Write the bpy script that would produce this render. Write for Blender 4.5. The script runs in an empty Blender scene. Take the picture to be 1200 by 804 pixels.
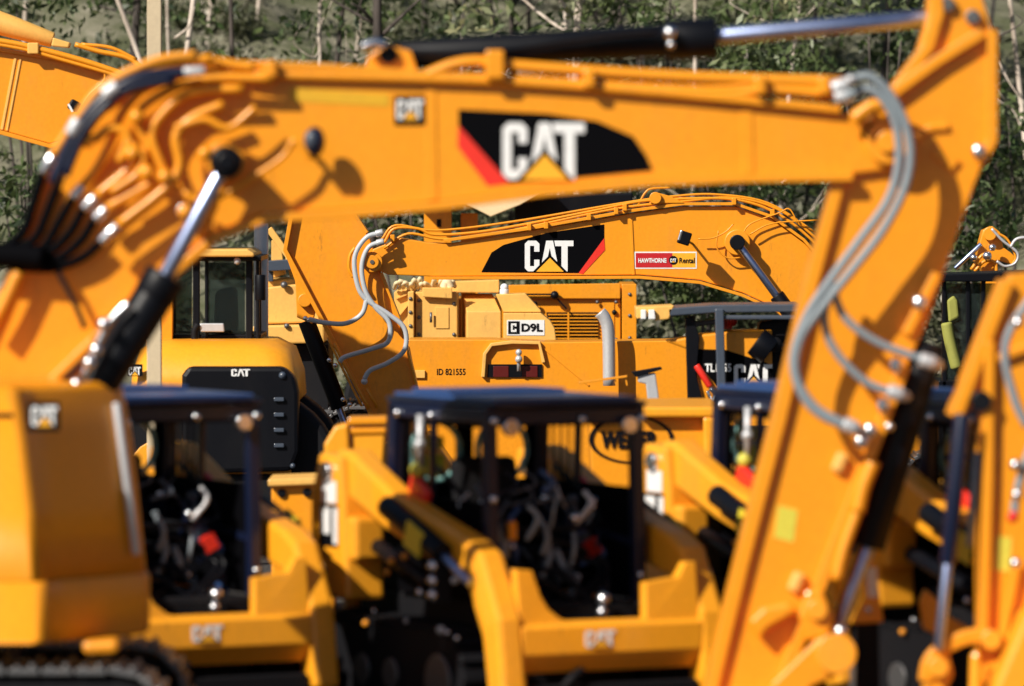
import bpy, bmesh, math, random
from mathutils import Vector, Matrix
random.seed(7)
scene = bpy.context.scene
COL = scene.collection
# ------------------------------------------------------------------ camera
H, YH, F = 3.4, 216.0, 6666.67
cam_d = bpy.data.cameras.new('camera'); cam = bpy.data.objects.new('camera', cam_d); COL.objects.link(cam)
cam.location = (0, 0, H); cam.rotation_euler = (math.radians(90), 0, 0)
cam_d.lens = 200; cam_d.sensor_width = 36; cam_d.sensor_fit = 'HORIZONTAL'; cam_d.shift_y = -(402-YH)/1200
cam_d.clip_start = 0.5; cam_d.clip_end = 3000
cam_d.dof.use_dof = True; cam_d.dof.focus_distance = 57.5; cam_d.dof.aperture_fstop = 0.2/0.128
scene.camera = cam
# ------------------------------------------------------------------ sky, sun, exposure
LV = Vector((0.56, 0.58, -0.60)).normalized()
world = bpy.data.worlds.new('World'); scene.world = world; world.use_nodes = True
nt = world.node_tree; bg = nt.nodes['Background']
sky = nt.nodes.new('ShaderNodeTexSky'); sky.sky_type = 'NISHITA'; sky.sun_disc = False
sky.sun_elevation = math.asin(-LV.z); sky.sun_rotation = math.atan2(-LV.x, -LV.y) % (2*math.pi)
nt.links.new(sky.outputs[0], bg.inputs[0]); bg.inputs[1].default_value = 0.05
sd = bpy.data.lights.new('sun', 'SUN'); sun = bpy.data.objects.new('sun', sd); COL.objects.link(sun)
sd.energy = 5.0; sd.angle = math.radians(0.53); sd.color = (1.0, 0.93, 0.82)
sun.rotation_euler = LV.to_track_quat('-Z', 'Y').to_euler(); sun.location = (-30, -30, 40)
scene.view_settings.view_transform = 'Standard'; scene.view_settings.look = 'None'
scene.view_settings.exposure = 0.27; scene.view_settings.gamma = 1.0

# ------------------------------------------------------------------ helpers
def P(px, py, D): return Vector(((px-600)*D/F, D, H-(py-YH)*D/F))
def M(px, D): return px*D/F            # picture units to metres at a distance

def smooth_pts(pts, n=6):
    if len(pts) < 3: return list(pts)
    q = [pts[0]*2-pts[1]] + list(pts) + [pts[-1]*2-pts[-2]]
    out = []
    for i in range(1, len(q)-2):
        a, b, c, d = q[i-1], q[i], q[i+1], q[i+2]
        for k in range(n):
            t = k/n
            out.append(0.5*((2*b)+(c-a)*t+(2*a-5*b+4*c-d)*t*t+(3*b-a-3*c+d)*t*t*t))
    out.append(q[-2]); return out

class MB:
    def __init__(s): s.bm = bmesh.new()
    def prism(s, pts, d):
        a = [s.bm.verts.new(p) for p in pts]; b = [s.bm.verts.new(p+d) for p in pts]
        n = len(pts); fs = [s.bm.faces.new(a), s.bm.faces.new(b[::-1])]
        for i in range(n): fs.append(s.bm.faces.new((a[(i+1) % n], a[i], b[i], b[(i+1) % n])))
        return s
    def pp(s, pts, D, t): return s.prism([P(x, y, D) for x, y in pts], Vector((0, t, 0)))
    def strip(s, pts, D, t, w, curved=False):
        p = [P(x, y, D) for x, y in pts]
        if curved: p = smooth_pts(p, 4)
        w2 = M(w, D)/2; L = []; R = []
        for i in range(len(p)):
            d = (p[min(i+1, len(p)-1)]-p[max(i-1, 0)]).normalized(); n = Vector((-d.z, 0, d.x))
            L.append(p[i]+n*w2); R.append(p[i]-n*w2)
        for i in range(len(p)-1):
            s.prism([L[i], L[i+1], R[i+1], R[i]], Vector((0, t, 0)))
        bmesh.ops.remove_doubles(s.bm, verts=s.bm.verts, dist=1e-5)
        # inner shared faces away
        seen = {}
        for f in list(s.bm.faces):
            k = tuple(sorted(v.index for v in f.verts)) if False else frozenset(f.verts)
            seen.setdefault(k, []).append(f)
        for k, fl in seen.items():
            if len(fl) > 1:
                for f in fl: s.bm.faces.remove(f)
        return s
    def tube(s, pts, r, seg=10, curved=True, n=6, r1=None):
        pts = [Vector(p) for p in pts]
        p = smooth_pts(pts, n) if curved else pts
        rings = []; up = Vector((0, 0, 1)); prev = None
        for i, c in enumerate(p):
            d = (p[min(i+1, len(p)-1)]-p[max(i-1, 0)]).normalized()
            if prev is None:
                a = d.cross(Vector((0.13, 0.97, 0.21)));
                if a.length < 1e-3: a = d.cross(Vector((1, 0, 0)))
                a.normalize()
            else:
                a = (prev-d*prev.dot(d)).normalized()
            prev = a; b = d.cross(a)
            rr = r if r1 is None else r+(r1-r)*i/(len(p)-1)
            rings.append([s.bm.verts.new(c+(a*math.cos(2*math.pi*k/seg)+b*math.sin(2*math.pi*k/seg))*rr) for k in range(seg)])
        for i in range(len(rings)-1):
            for k in range(seg):
                f = s.bm.faces.new((rings[i][k], rings[i][(k+1) % seg], rings[i+1][(k+1) % seg], rings[i+1][k])); f.smooth = True
        s.bm.faces.new(rings[0][::-1]); s.bm.faces.new(rings[-1]); return s
    def cyl(s, a, b, r, r1=None, seg=20): return s.tube([a, b], r, seg, False, r1=r1)
    def ptube(s, pts, D, r, seg=10, curved=True): return s.tube([P(q[0], q[1], q[2] if len(q) > 2 else D) for q in pts], M(r, D), seg, curved)
    def box(s, x0, x1, y0, y1, z0, z1):
        return s.prism([Vector((x0, y0, z0)), Vector((x1, y0, z0)), Vector((x1, y0, z1)), Vector((x0, y0, z1))], Vector((0, y1-y0, 0)))
    def obox(s, c, sx, sy, sz, rot):
        m = Matrix.Translation(c) @ rot.to_4x4() @ Matrix.Diagonal((sx, sy, sz, 1))
        bmesh.ops.create_cube(s.bm, size=1, matrix=m); return s
    def ball(s, c, r, sc=(1, 1, 1), seg=14):
        m = Matrix.Translation(c) @ Matrix.Diagonal((r*sc[0], r*sc[1], r*sc[2], 1))
        g = bmesh.ops.create_uvsphere(s.bm, u_segments=seg, v_segments=max(6, seg//2), radius=1, matrix=m)
        for v in g['verts']:
            for f in v.link_faces: f.smooth = True
        return s
    def loft(s, rings):
        vs = [[s.bm.verts.new(p) for p in r] for r in rings]; n = len(rings[0])
        for i in range(len(vs)-1):
            for k in range(n):
                f = s.bm.faces.new((vs[i][k], vs[i][(k+1) % n], vs[i+1][(k+1) % n], vs[i+1][k])); f.smooth = True
        s.bm.faces.new(vs[0][::-1]); s.bm.faces.new(vs[-1]); return s
    def build(s, name, mat, parent=None, bevel=0.008, label=None, fix=True):
        if fix and len(s.bm.faces) < 60000: bmesh.ops.recalc_face_normals(s.bm, faces=s.bm.faces)
        if fix and name not in WHOLE:
            comps = islands(s.bm)
            if 1 < len(comps) <= 14:
                comps.sort(key=lambda c: -len(c[1])*0-(c[0][1]-c[0][0]).length)
                first = None
                for bb, vs in comps:
                    sub = MB(); mp = {}
                    for v in vs: mp[v] = sub.bm.verts.new(v.co)
                    for f in {f for v in vs for f in v.link_faces}:
                        nf = sub.bm.faces.new([mp[v] for v in f.verts]); nf.smooth = f.smooth
                    o = sub._link(name, mat, parent, bevel, label)
                    first = first or o
                s.bm.free(); return first
        return s._link(name, mat, parent, bevel, label)
    def _link(s, name, mat, parent, bevel, label):
        if parent is not None:
            o = Vector((0, 0, 0)); q = parent
            while q is not None: o += q.location; q = q.parent
            if o.length: bmesh.ops.translate(s.bm, verts=s.bm.verts, vec=-o)
        me = bpy.data.meshes.new(name); s.bm.to_mesh(me); s.bm.free()
        me.materials.append(mat)
        ob = bpy.data.objects.new(name, me); COL.objects.link(ob); ob.parent = parent
        if bevel:
            b = ob.modifiers.new('bevel', 'BEVEL'); b.width = bevel; b.segments = 2; b.limit_method = 'ANGLE'; b.angle_limit = math.radians(35)
            b.use_clamp_overlap = True
        if label: ob['label'] = label
        return ob

WHOLE = {'lettering', 'badge_lettering', 'louvre', 'track_shoes', 'trunk', 'stem', 'crown', 'foliage', 'seat', 'warning_panel'}
def islands(bm):
    seen = set(); out = []
    for v in bm.verts:
        if v in seen: continue
        st = [v]; seen.add(v); c = []
        while st:
            q = st.pop(); c.append(q)
            for e in q.link_edges:
                w = e.other_vert(q)
                if w not in seen: seen.add(w); st.append(w)
        lo = Vector([min(q.co[i] for q in c)-.006 for i in range(3)]); hi = Vector([max(q.co[i] for q in c)+.006 for i in range(3)])
        out.append([(lo, hi), c])
    ch = len(out) < 400
    while ch:
        ch = False
        for i in range(len(out)):
            for j in range(i+1, len(out)):
                a, b = out[i][0], out[j][0]
                if all(a[0][k] <= b[1][k] and b[0][k] <= a[1][k] for k in range(3)):
                    lo = Vector([min(a[0][k], b[0][k]) for k in range(3)]); hi = Vector([max(a[1][k], b[1][k]) for k in range(3)])
                    out[i] = [(lo, hi), out[i][1]+out[j][1]]; out.pop(j); ch = True; break
            if ch: break
    return out

def root(name, loc, label, cat, group=None, rz=0):
    o = bpy.data.objects.new(name, None); COL.objects.link(o); o.location = loc; o.rotation_euler = (0, 0, rz)
    o.empty_display_size = 0.3; o['label'] = label; o['category'] = cat
    if group: o['group'] = group
    return o
def kids(o): return [c for c in bpy.data.objects if c.parent == o]
def copy_tree(o, parent=None):
    c = o.copy(); COL.objects.link(c); c.parent = parent
    for ch in kids(o): copy_tree(ch, c)
    return c

# ------------------------------------------------------------------ materials
def mat_new(name):
    m = bpy.data.materials.new(name); m.use_nodes = True
    return m, m.node_tree, m.node_tree.nodes['Principled BSDF']
def paint(name, col, rough=0.38, dirt=0.35, coat=0.25, metal=0.0, dirtcol=(0.16, 0.11, 0.06), scale=2.2, spec=0.5, wear=0.0):
    m, t, b = mat_new(name); N = t.nodes; L = t.links
    tc = N.new('ShaderNodeTexCoord')
    n1 = N.new('ShaderNodeTexNoise'); n1.inputs['Scale'].default_value = scale; n1.inputs['Detail'].default_value = 8; n1.inputs['Roughness'].default_value = 0.7
    n2 = N.new('ShaderNodeTexNoise'); n2.inputs['Scale'].default_value = scale*14; n2.inputs['Detail'].default_value = 4
    mp = N.new('ShaderNodeMapping'); mp.inputs['Scale'].default_value = (1, 1, 0.35)
    L.new(tc.outputs['Object'], mp.inputs[0]); L.new(mp.outputs[0], n1.inputs[0]); L.new(tc.outputs['Object'], n2.inputs[0])
    r = N.new('ShaderNodeMapRange'); r.inputs['From Min'].default_value = 0.52; r.inputs['From Max'].default_value = 0.78; r.inputs['To Max'].default_value = dirt
    L.new(n1.outputs['Fac'], r.inputs[0])
    hs = N.new('ShaderNodeHueSaturation'); hs.inputs['Color'].default_value = (*col, 1)
    r2 = N.new('ShaderNodeMapRange'); r2.inputs['From Min'].default_value = 0.3; r2.inputs['From Max'].default_value = 0.7; r2.inputs['To Min'].default_value = 0.95; r2.inputs['To Max'].default_value = 1.05
    L.new(n2.outputs['Fac'], r2.inputs[0]); L.new(r2.outputs[0], hs.inputs['Value'])
    mx = N.new('ShaderNodeMixRGB'); mx.inputs[2].default_value = (*dirtcol, 1)
    L.new(r.outputs[0], mx.inputs[0]); L.new(hs.outputs[0], mx.inputs[1]); L.new(mx.outputs[0], b.inputs['Base Color'])
    if wear:
        n3 = N.new('ShaderNodeTexNoise'); n3.inputs['Scale'].default_value = 9; n3.inputs['Detail'].default_value = 9; n3.inputs['Roughness'].default_value = 0.8
        m3 = N.new('ShaderNodeMapping'); m3.inputs['Scale'].default_value = (1, 1, 0.22); L.new(tc.outputs['Object'], m3.inputs[0]); L.new(m3.outputs[0], n3.inputs[0])
        q3 = N.new('ShaderNodeMapRange'); q3.inputs['From Min'].default_value = 0.60; q3.inputs['From Max'].default_value = 0.70; q3.inputs['To Max'].default_value = wear; L.new(n3.outputs['Fac'], q3.inputs[0])
        x3 = N.new('ShaderNodeMixRGB'); x3.inputs[2].default_value = (0.10, 0.055, 0.02, 1); L.new(q3.outputs[0], x3.inputs[0]); L.new(mx.outputs[0], x3.inputs[1]); L.new(x3.outputs[0], b.inputs['Base Color'])
        bp = N.new('ShaderNodeBump'); bp.inputs['Strength'].default_value = 0.25; bp.inputs['Distance'].default_value = 0.02; L.new(n1.outputs['Fac'], bp.inputs['Height']); L.new(bp.outputs[0], b.inputs['Normal'])
    r3 = N.new('ShaderNodeMapRange'); r3.inputs['To Min'].default_value = rough-0.08; r3.inputs['To Max'].default_value = rough+0.25
    L.new(n1.outputs['Fac'], r3.inputs[0]); L.new(r3.outputs[0], b.inputs['Roughness'])
    b.inputs['Metallic'].default_value = metal; b.inputs['Coat Weight'].default_value = coat; b.inputs['Coat Roughness'].default_value = 0.15
    b.inputs['Specular IOR Level'].default_value = spec
    return m
ORANGE = paint('orange_paint', (0.82, 0.30, 0.008), 0.33, 0.22, 0.15, wear=0.45)
YELLOW = paint('yellow_paint', (0.88, 0.355, 0.014), 0.36, 0.2, 0.15, wear=0.4)
CREAM = paint('faded_yellow_paint', (0.82, 0.45, 0.10), 0.5, 0.3, 0.05, wear=0.6)
TAN = paint('cream_paint', (0.78, 0.62, 0.36), 0.5, 0.22, 0.05)
BLACK = paint('black_paint', (0.003, 0.0035, 0.006), 0.35, 0.015, 0.0, spec=0.2)
VINYL = paint('black_vinyl', (0.002, 0.002, 0.003), 0.6, 0.0, 0.0, spec=0.04)
MATTE = paint('black_rubber', (0.006, 0.006, 0.008), 0.6, 0.05, 0.0, spec=0.2)
NAVY = paint('dark_blue_black_paint', (0.005, 0.009, 0.03), 0.25, 0.04, 0.2, spec=0.35)
ROOF_SKYLIT = paint('roof_skylight_blue', (0.03, 0.075, 0.22), 0.3, 0.05, 0.3)  # blue skylight falling on dark roofs, put into the base colour
GREY = paint('grey_paint', (0.05, 0.066, 0.095), 0.35, 0.2, 0.3)
SLEEVE = paint('light_grey_hose_sleeve', (0.46, 0.49, 0.52), 0.45, 0.2, 0.1, scale=5)
HOSE = paint('grey_hose_sleeve', (0.22, 0.26, 0.29), 0.45, 0.25, 0.1, scale=5)
STEEL = paint('track_steel', (0.16, 0.16, 0.165), 0.38, 0.4, 0.0, 0.7)
ROD = paint('sky_tinted_rod_steel', (0.36, 0.43, 0.66), 0.24, 0.03, 0.0, 1.0)  # steel tinted blue to hold the sky's reflection
DRED = paint('dark_red_vinyl', (0.50, 0.008, 0.014), 0.4, 0.03, 0.1)
CHROME = paint('chrome', (0.75, 0.77, 0.82), 0.16, 0.05, 0.0, 1.0)
SILVER = paint('dull_silver', (0.55, 0.56, 0.58), 0.4, 0.2, 0.0, 0.4)
WHITE = paint('white_vinyl', (0.80, 0.80, 0.80), 0.4, 0.05, 0.1)
RED = paint('red_vinyl', (0.75, 0.025, 0.012), 0.4, 0.05, 0.2)
LOGOY = paint('logo_yellow', (0.9, 0.42, 0.02), 0.4, 0.05, 0.1)
LABELY = paint('label_yellow', (0.75, 0.58, 0.03), 0.45, 0.1, 0.1)
LIME = paint('safety_yellow', (0.62, 0.55, 0.06), 0.45, 0.1, 0.1)
TEAL = paint('teal_window_rim', (0.22, 0.46, 0.44), 0.25, 0.1, 0.5)
POST = paint('weathered_post', (0.58, 0.47, 0.31), 0.7, 0.4, 0.0, dirtcol=(0.3, 0.24, 0.17))
def glass():
    m, t, b = mat_new('tinted_glass')
    b.inputs['Base Color'].default_value = (0.10, 0.14, 0.14, 1); b.inputs['Roughness'].default_value = 0.03
    b.inputs['Transmission Weight'].default_value = 0.9; b.inputs['IOR'].default_value = 1.2
    return m
GLASS = glass()
def bark(name, c1, c2):
    m, t, b = mat_new(name); N = t.nodes; L = t.links
    tc = N.new('ShaderNodeTexCoord'); mp = N.new('ShaderNodeMapping'); mp.inputs['Scale'].default_value = (3, 3, 0.7)
    n = N.new('ShaderNodeTexNoise'); n.inputs['Scale'].default_value = 3; n.inputs['Detail'].default_value = 6
    r = N.new('ShaderNodeValToRGB'); r.color_ramp.elements[0].position = 0.38; r.color_ramp.elements[1].position = 0.62
    r.color_ramp.elements[0].color = (*c1, 1); r.color_ramp.elements[1].color = (*c2, 1)
    L.new(tc.outputs['Object'], mp.inputs[0]); L.new(mp.outputs[0], n.inputs[0]); L.new(n.outputs['Fac'], r.inputs[0]); L.new(r.outputs[0], b.inputs['Base Color'])
    b.inputs['Roughness'].default_value = 0.85
    return m
BARK_P = bark('pale_gum_bark', (0.38, 0.31, 0.25), (0.72, 0.62, 0.53))
BARK_D = bark('dark_bark', (0.03, 0.024, 0.02), (0.10, 0.08, 0.07))
def leaf(name, cols):
    m = bpy.data.materials.new(name); m.use_nodes = True; t = m.node_tree; N = t.nodes; L = t.links; N.clear()
    o = N.new('ShaderNodeOutputMaterial'); g = N.new('ShaderNodeNewGeometry'); r = N.new('ShaderNodeValToRGB')
    r.color_ramp.interpolation = 'LINEAR'
    while len(r.color_ramp.elements) < len(cols): r.color_ramp.elements.new(0.5)
    for i, c in enumerate(cols): r.color_ramp.elements[i].position = i/(len(cols)-1); r.color_ramp.elements[i].color = (*c, 1)
    tc = N.new('ShaderNodeTexCoord'); nz = N.new('ShaderNodeTexNoise'); nz.inputs['Scale'].default_value = 0.55; nz.inputs['Detail'].default_value = 3
    L.new(tc.outputs['Object'], nz.inputs[0])
    a = N.new('ShaderNodeMath'); a.operation = 'MULTIPLY_ADD'; a.inputs[1].default_value = 0.45; L.new(g.outputs['Random Per Island'], a.inputs[0])
    q = N.new('ShaderNodeMapRange'); q.inputs['From Min'].default_value = 0.42; q.inputs['From Max'].default_value = 0.60; q.inputs['To Max'].default_value = 0.6; L.new(nz.outputs['Fac'], q.inputs[0])
    L.new(q.outputs[0], a.inputs[2]); L.new(a.outputs[0], r.inputs[0])
    b = N.new('ShaderNodeBsdfPrincipled'); b.inputs['Roughness'].default_value = 0.45; tr = N.new('ShaderNodeBsdfTranslucent')
    L.new(r.outputs[0], b.inputs['Base Color']); L.new(r.outputs[0], tr.inputs[0])
    mx = N.new('ShaderNodeMixShader'); mx.inputs[0].default_value = 0.3
    L.new(b.outputs[0], mx.inputs[1]); L.new(tr.outputs[0], mx.inputs[2]); L.new(mx.outputs[0], o.inputs[0])
    return m
LEAF = leaf('gum_leaves', [(0.018, 0.032, 0.012), (0.05, 0.085, 0.025), (0.11, 0.15, 0.05), (0.20, 0.24, 0.12), (0.34, 0.32, 0.16)])
SCRUB = leaf('scrub_leaves', [(0.025, 0.035, 0.018), (0.085, 0.10, 0.045), (0.16, 0.17, 0.10), (0.30, 0.29, 0.21), (0.50, 0.46, 0.37)])
def soil(name, cols, scale):
    m, t, b = mat_new(name); N = t.nodes; L = t.links
    tc = N.new('ShaderNodeTexCoord'); n = N.new('ShaderNodeTexNoise'); n.inputs['Scale'].default_value = scale; n.inputs['Detail'].default_value = 10; n.inputs['Roughness'].default_value = 0.75
    r = N.new('ShaderNodeValToRGB')
    while len(r.color_ramp.elements) < len(cols): r.color_ramp.elements.new(0.5)
    for i, c in enumerate(cols): r.color_ramp.elements[i].position = 0.3+0.4*i/(len(cols)-1); r.color_ramp.elements[i].color = (*c, 1)
    L.new(tc.outputs['Object'], n.inputs[0]); L.new(n.outputs['Fac'], r.inputs[0]); L.new(r.outputs[0], b.inputs['Base Color'])
    b.inputs['Roughness'].default_value = 0.95
    bp = N.new('ShaderNodeBump'); bp.inputs['Strength'].default_value = 0.6; bp.inputs['Distance'].default_value = 0.2
    L.new(n.outputs['Fac'], bp.inputs['Height']); L.new(bp.outputs[0], b.inputs['Normal'])
    return m
GRAVEL = soil('dark_gravel', [(0.03, 0.027, 0.024), (0.06, 0.052, 0.045), (0.10, 0.088, 0.072)], 6)
HILL = soil('scrubby_hill_soil', [(0.03, 0.04, 0.016), (0.09, 0.10, 0.045), (0.20, 0.19, 0.13), (0.40, 0.36, 0.29)], 0.7)

# ------------------------------------------------------------------ marks
def flat(parent, name, polys, mat, o, U, V, N, t=0.003):
    mb = MB()
    for pl in polys: mb.prism([o+U*u+V*v for u, v in pl], N*t)
    return mb.build(name, mat, parent, bevel=0)
CAT_C = [(.1, 0), (.35, 0), (.45, .1), (.45, .38), (.29, .38), (.29, .17), (.16, .17), (.16, .83), (.29, .83), (.29, .64), (.45, .64), (.45, .9), (.35, 1), (.1, 1), (0, .9), (0, .1)]
CAT_A = [(.47, 0), (.66, 1), (.87, 1), (1.06, 0), (.93, 0), (.77, .76), (.61, 0)]
CAT_T = [(.91, 1), (1.5, 1), (1.5, .82), (1.32, .82), (1.32, 0), (1.13, 0), (1.13, .82), (.94, .82)]
def cat_mark(parent, o, U, V, N, tri=True, lm=WHITE, nm='lettering'):
    # o: lower left corner, U and V: full width / height vectors, N: unit vector out of the surface
    U = U/1.5
    flat(parent, nm, [CAT_C, CAT_A, CAT_T], lm, o, U, V, N, 0.003)
    if tri: flat(parent, 'triangle_outline', [[(.25, -.01), (1.30, -.01), (.775, .55)]], VINYL, o, U, V, N, 0.006)
    if tri: flat(parent, 'triangle', [[(.35, -.01), (1.20, -.01), (.775, .44)]], LOGOY, o, U, V, N, 0.009)
dg = None
def text_mesh(parent, txt, o, U, V, N, mat, fat=0.02, name='lettering'):
    c = bpy.data.curves.new('lettering', 'FONT'); c.body = txt; c.offset = fat; c.resolution_u = 3
    to = bpy.data.objects.new('lettering_source', c); COL.objects.link(to)
    bpy.context.view_layer.update()
    me = bpy.data.meshes.new_from_object(to.evaluated_get(bpy.context.evaluated_depsgraph_get()))
    bpy.data.objects.remove(to)
    xs = [v.co.x for v in me.vertices]; ys = [v.co.y for v in me.vertices]
    x0, x1, y0, y1 = min(xs), max(xs), min(ys), max(ys)
    mb = MB(); mb.bm.from_mesh(me); bpy.data.meshes.remove(me)
    for v in mb.bm.verts:
        v.co = o+U*((v.co.x-x0)/(x1-x0))+V*((v.co.y-y0)/(y1-y0))+N*0.004
    return mb.build(name, mat, parent, bevel=0, fix=False)
NF = Vector((0, -1, 0))
def pbox(x0, y0, x1, y1, D):      # lower-left, U, V of a picture-aligned rectangle
    a = P(x0, y1, D); return a, P(x1, y1, D)-a, P(x0, y0, D)-a

# ------------------------------------------------------------------ ground, hill
mb = MB(); mb.bm.faces.new([mb.bm.verts.new(v) for v in [(-1500, -200, 0), (1500, -200, 0), (1500, 2500, 0), (-1500, 2500, 0)]])
g = mb.build('ground', GRAVEL, None, bevel=0); g['kind'] = 'structure'
def hz(x, y):
    d = max(0, y-70)
    b = 0.30*d if d < 60 else 18+0.45*(d-60)
    b = min(b, 150+0.02*d)
    return b + 0.5*math.sin(x*0.23+y*0.11)*min(1, d/8) + 0.35*math.sin(x*0.61-y*0.37+1)*min(1, d/8) + 0.15*math.sin(x*1.9+y*1.3)*min(1, d/8) - 0.02
mb = MB(); xs = [-400, -200, -100, -60, -35]+[-25+i*0.5 for i in range(101)]+[35, 60, 100, 200, 400]
ys = [69+i*0.5 for i in range(110)]+[125, 135, 150, 180, 230, 300, 450, 800]
vs = [[mb.bm.verts.new((x, y, hz(x, y) if y > 69.2 else -0.3)) for x in xs] for y in ys]
for j in range(len(ys)-1):
    for i in range(len(xs)-1):
        f = mb.bm.faces.new((vs[j][i], vs[j][i+1], vs[j+1][i+1], vs[j+1][i])); f.smooth = True
h = mb.build('hillside', HILL, None, bevel=0); h['kind'] = 'structure'

def leaves(mb, c, rx, rz, n, size, rng):
    for _ in range(n):
        while True:
            v = Vector((rng.uniform(-1, 1), rng.uniform(-1, 1), rng.uniform(-1, 1)))
            if 0.25 < v.length < 1: break
        p = c+Vector((v.x*rx, v.y*rx, v.z*rz)); s = size*rng.uniform(0.6, 1.4)
        a = Vector((rng.gauss(0, 1), rng.gauss(0, 1), rng.gauss(0, 1))).normalized(); b = a.cross(Vector((rng.gauss(0, 1), rng.gauss(0, 1), rng.gauss(0, 1)))).normalized()
        mb.bm.faces.new([mb.bm.verts.new(p+a*s), mb.bm.verts.new(p+b*s*0.4), mb.bm.verts.new(p-a*s), mb.bm.verts.new(p-b*s*0.4)])
rng = random.Random(3)
mb = MB()
for i in range(560):
    y = 71+rng.random()**1.1*48; x = rng.uniform(-1, 1)*0.1*y
    if rng.random() < 0.8 and math.sin(x*.55+y*.31)+math.sin(x*.21-y*.5+2) > 0.55: continue
    r = rng.uniform(0.25, 0.8); z = hz(x, y)
    for k in range(rng.randint(1, 3)):
        leaves(mb, Vector((x+rng.uniform(-.5, .5), y+rng.uniform(-.5, .5), z+r*rng.uniform(0.3, 0.9))), r, r*0.7, int(120*r*2), 0.085, rng)
u = mb.build('scrub', SCRUB, None, bevel=0, fix=False); u['kind'] = 'stuff'; u['label'] = 'grey green scrub covering the hillside behind the machines'; u['category'] = 'scrub'

def tree(xt, xb, D, w, barkm, label, crown=1.0, low=None, fork=False, seed=0, yb=None):
    """trunk seen crossing the top of the picture at xt, leaning so that it passes xb at y=80"""
    rg = random.Random(seed*17+5)
    pt = P(xt, 0, D); pb = P(xb, 80, D); d = (pt-pb); k = d/d.z if d.z else Vector((0, 0, 1))
    gz = hz(pb.x, D); base = pb+k*(gz-0.2-pb.z)
    r = root('gum_tree', (base.x, base.y, gz), label, 'tree', 'trees on the hillside')
    top = base+k*rg.uniform(9, 12); rad = M(w, D)/2
    m = MB(); pts = [base]; n = 7
    for i in range(1, n+1):
        q = base.lerp(top, i/n); q += Vector((rg.uniform(-.06, .06), rg.uniform(-.1, .1), 0)); pts.append(q)
    m.tube(pts, rad*1.25, 9, True, 4, rad*0.3)
    tips = []
    for i in range(6):
        t = rg.uniform(0.35, 0.95); q = base.lerp(top, t); a = rg.uniform(0, 6.28); l = rg.uniform(0.8, 2.2)
        e = q+Vector((math.cos(a)*l, math.sin(a)*l*0.8, l*rg.uniform(.5, 1.1))); mid = q.lerp(e, .5)+Vector((rg.uniform(-.2, .2), 0, -.15))
        m.tube([q, mid, e], rad*0.45, 6, True, 4, rad*0.12); tips.append(e)
    for i in range(rg.randint(3, 6)):
        q = base.lerp(top, rg.uniform(.05, .5)); a = rg.choice([rg.uniform(-.7, .7), rg.uniform(2.5, 3.8)]); l = rg.uniform(.4, 1.5)
        e = q+Vector((math.cos(a)*l*.8, math.sin(a)*l, l*rg.uniform(.2, .9))); mid = q.lerp(e, .5)+Vector((rg.uniform(-.15, .15), 0, rg.uniform(-.2, .1))); e2_ = e+Vector((rg.uniform(-.4, .4), 0, rg.uniform(0, .4)))
        m.tube([q, mid, e, e2_], rad*rg.uniform(.25, .5), 5, True, 4, rad*0.1); m.tube([mid, mid+Vector((rg.uniform(-.4, .4), 0, .5))], rad*.2, 5, False, r1=rad*.08)
        if rg.random() < .5: tips.append(e2_)
    for (x1, y1, x2, y2, x3, y3) in (low or []):
        m.tube([P(x1, y1, D), P(x2, y2, D-.2), P(x3, y3, D-.3)], rad*0.5, 6, True, 5, rad*0.2)
    m.build('trunk', barkm, r, bevel=0, fix=False)
    m = MB()
    for e in tips+[top, base.lerp(top, .85), base.lerp(top, .7)]:
        for _ in range(3):
            leaves(m, e+Vector((rg.uniform(-.7, .7), rg.uniform(-.7, .7), rg.uniform(-.3, .6))), 0.55, 0.45, int(70*crown), 0.085, rg)
    m.build('crown', LEAF, r, bevel=0, fix=False)
    return r
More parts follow.
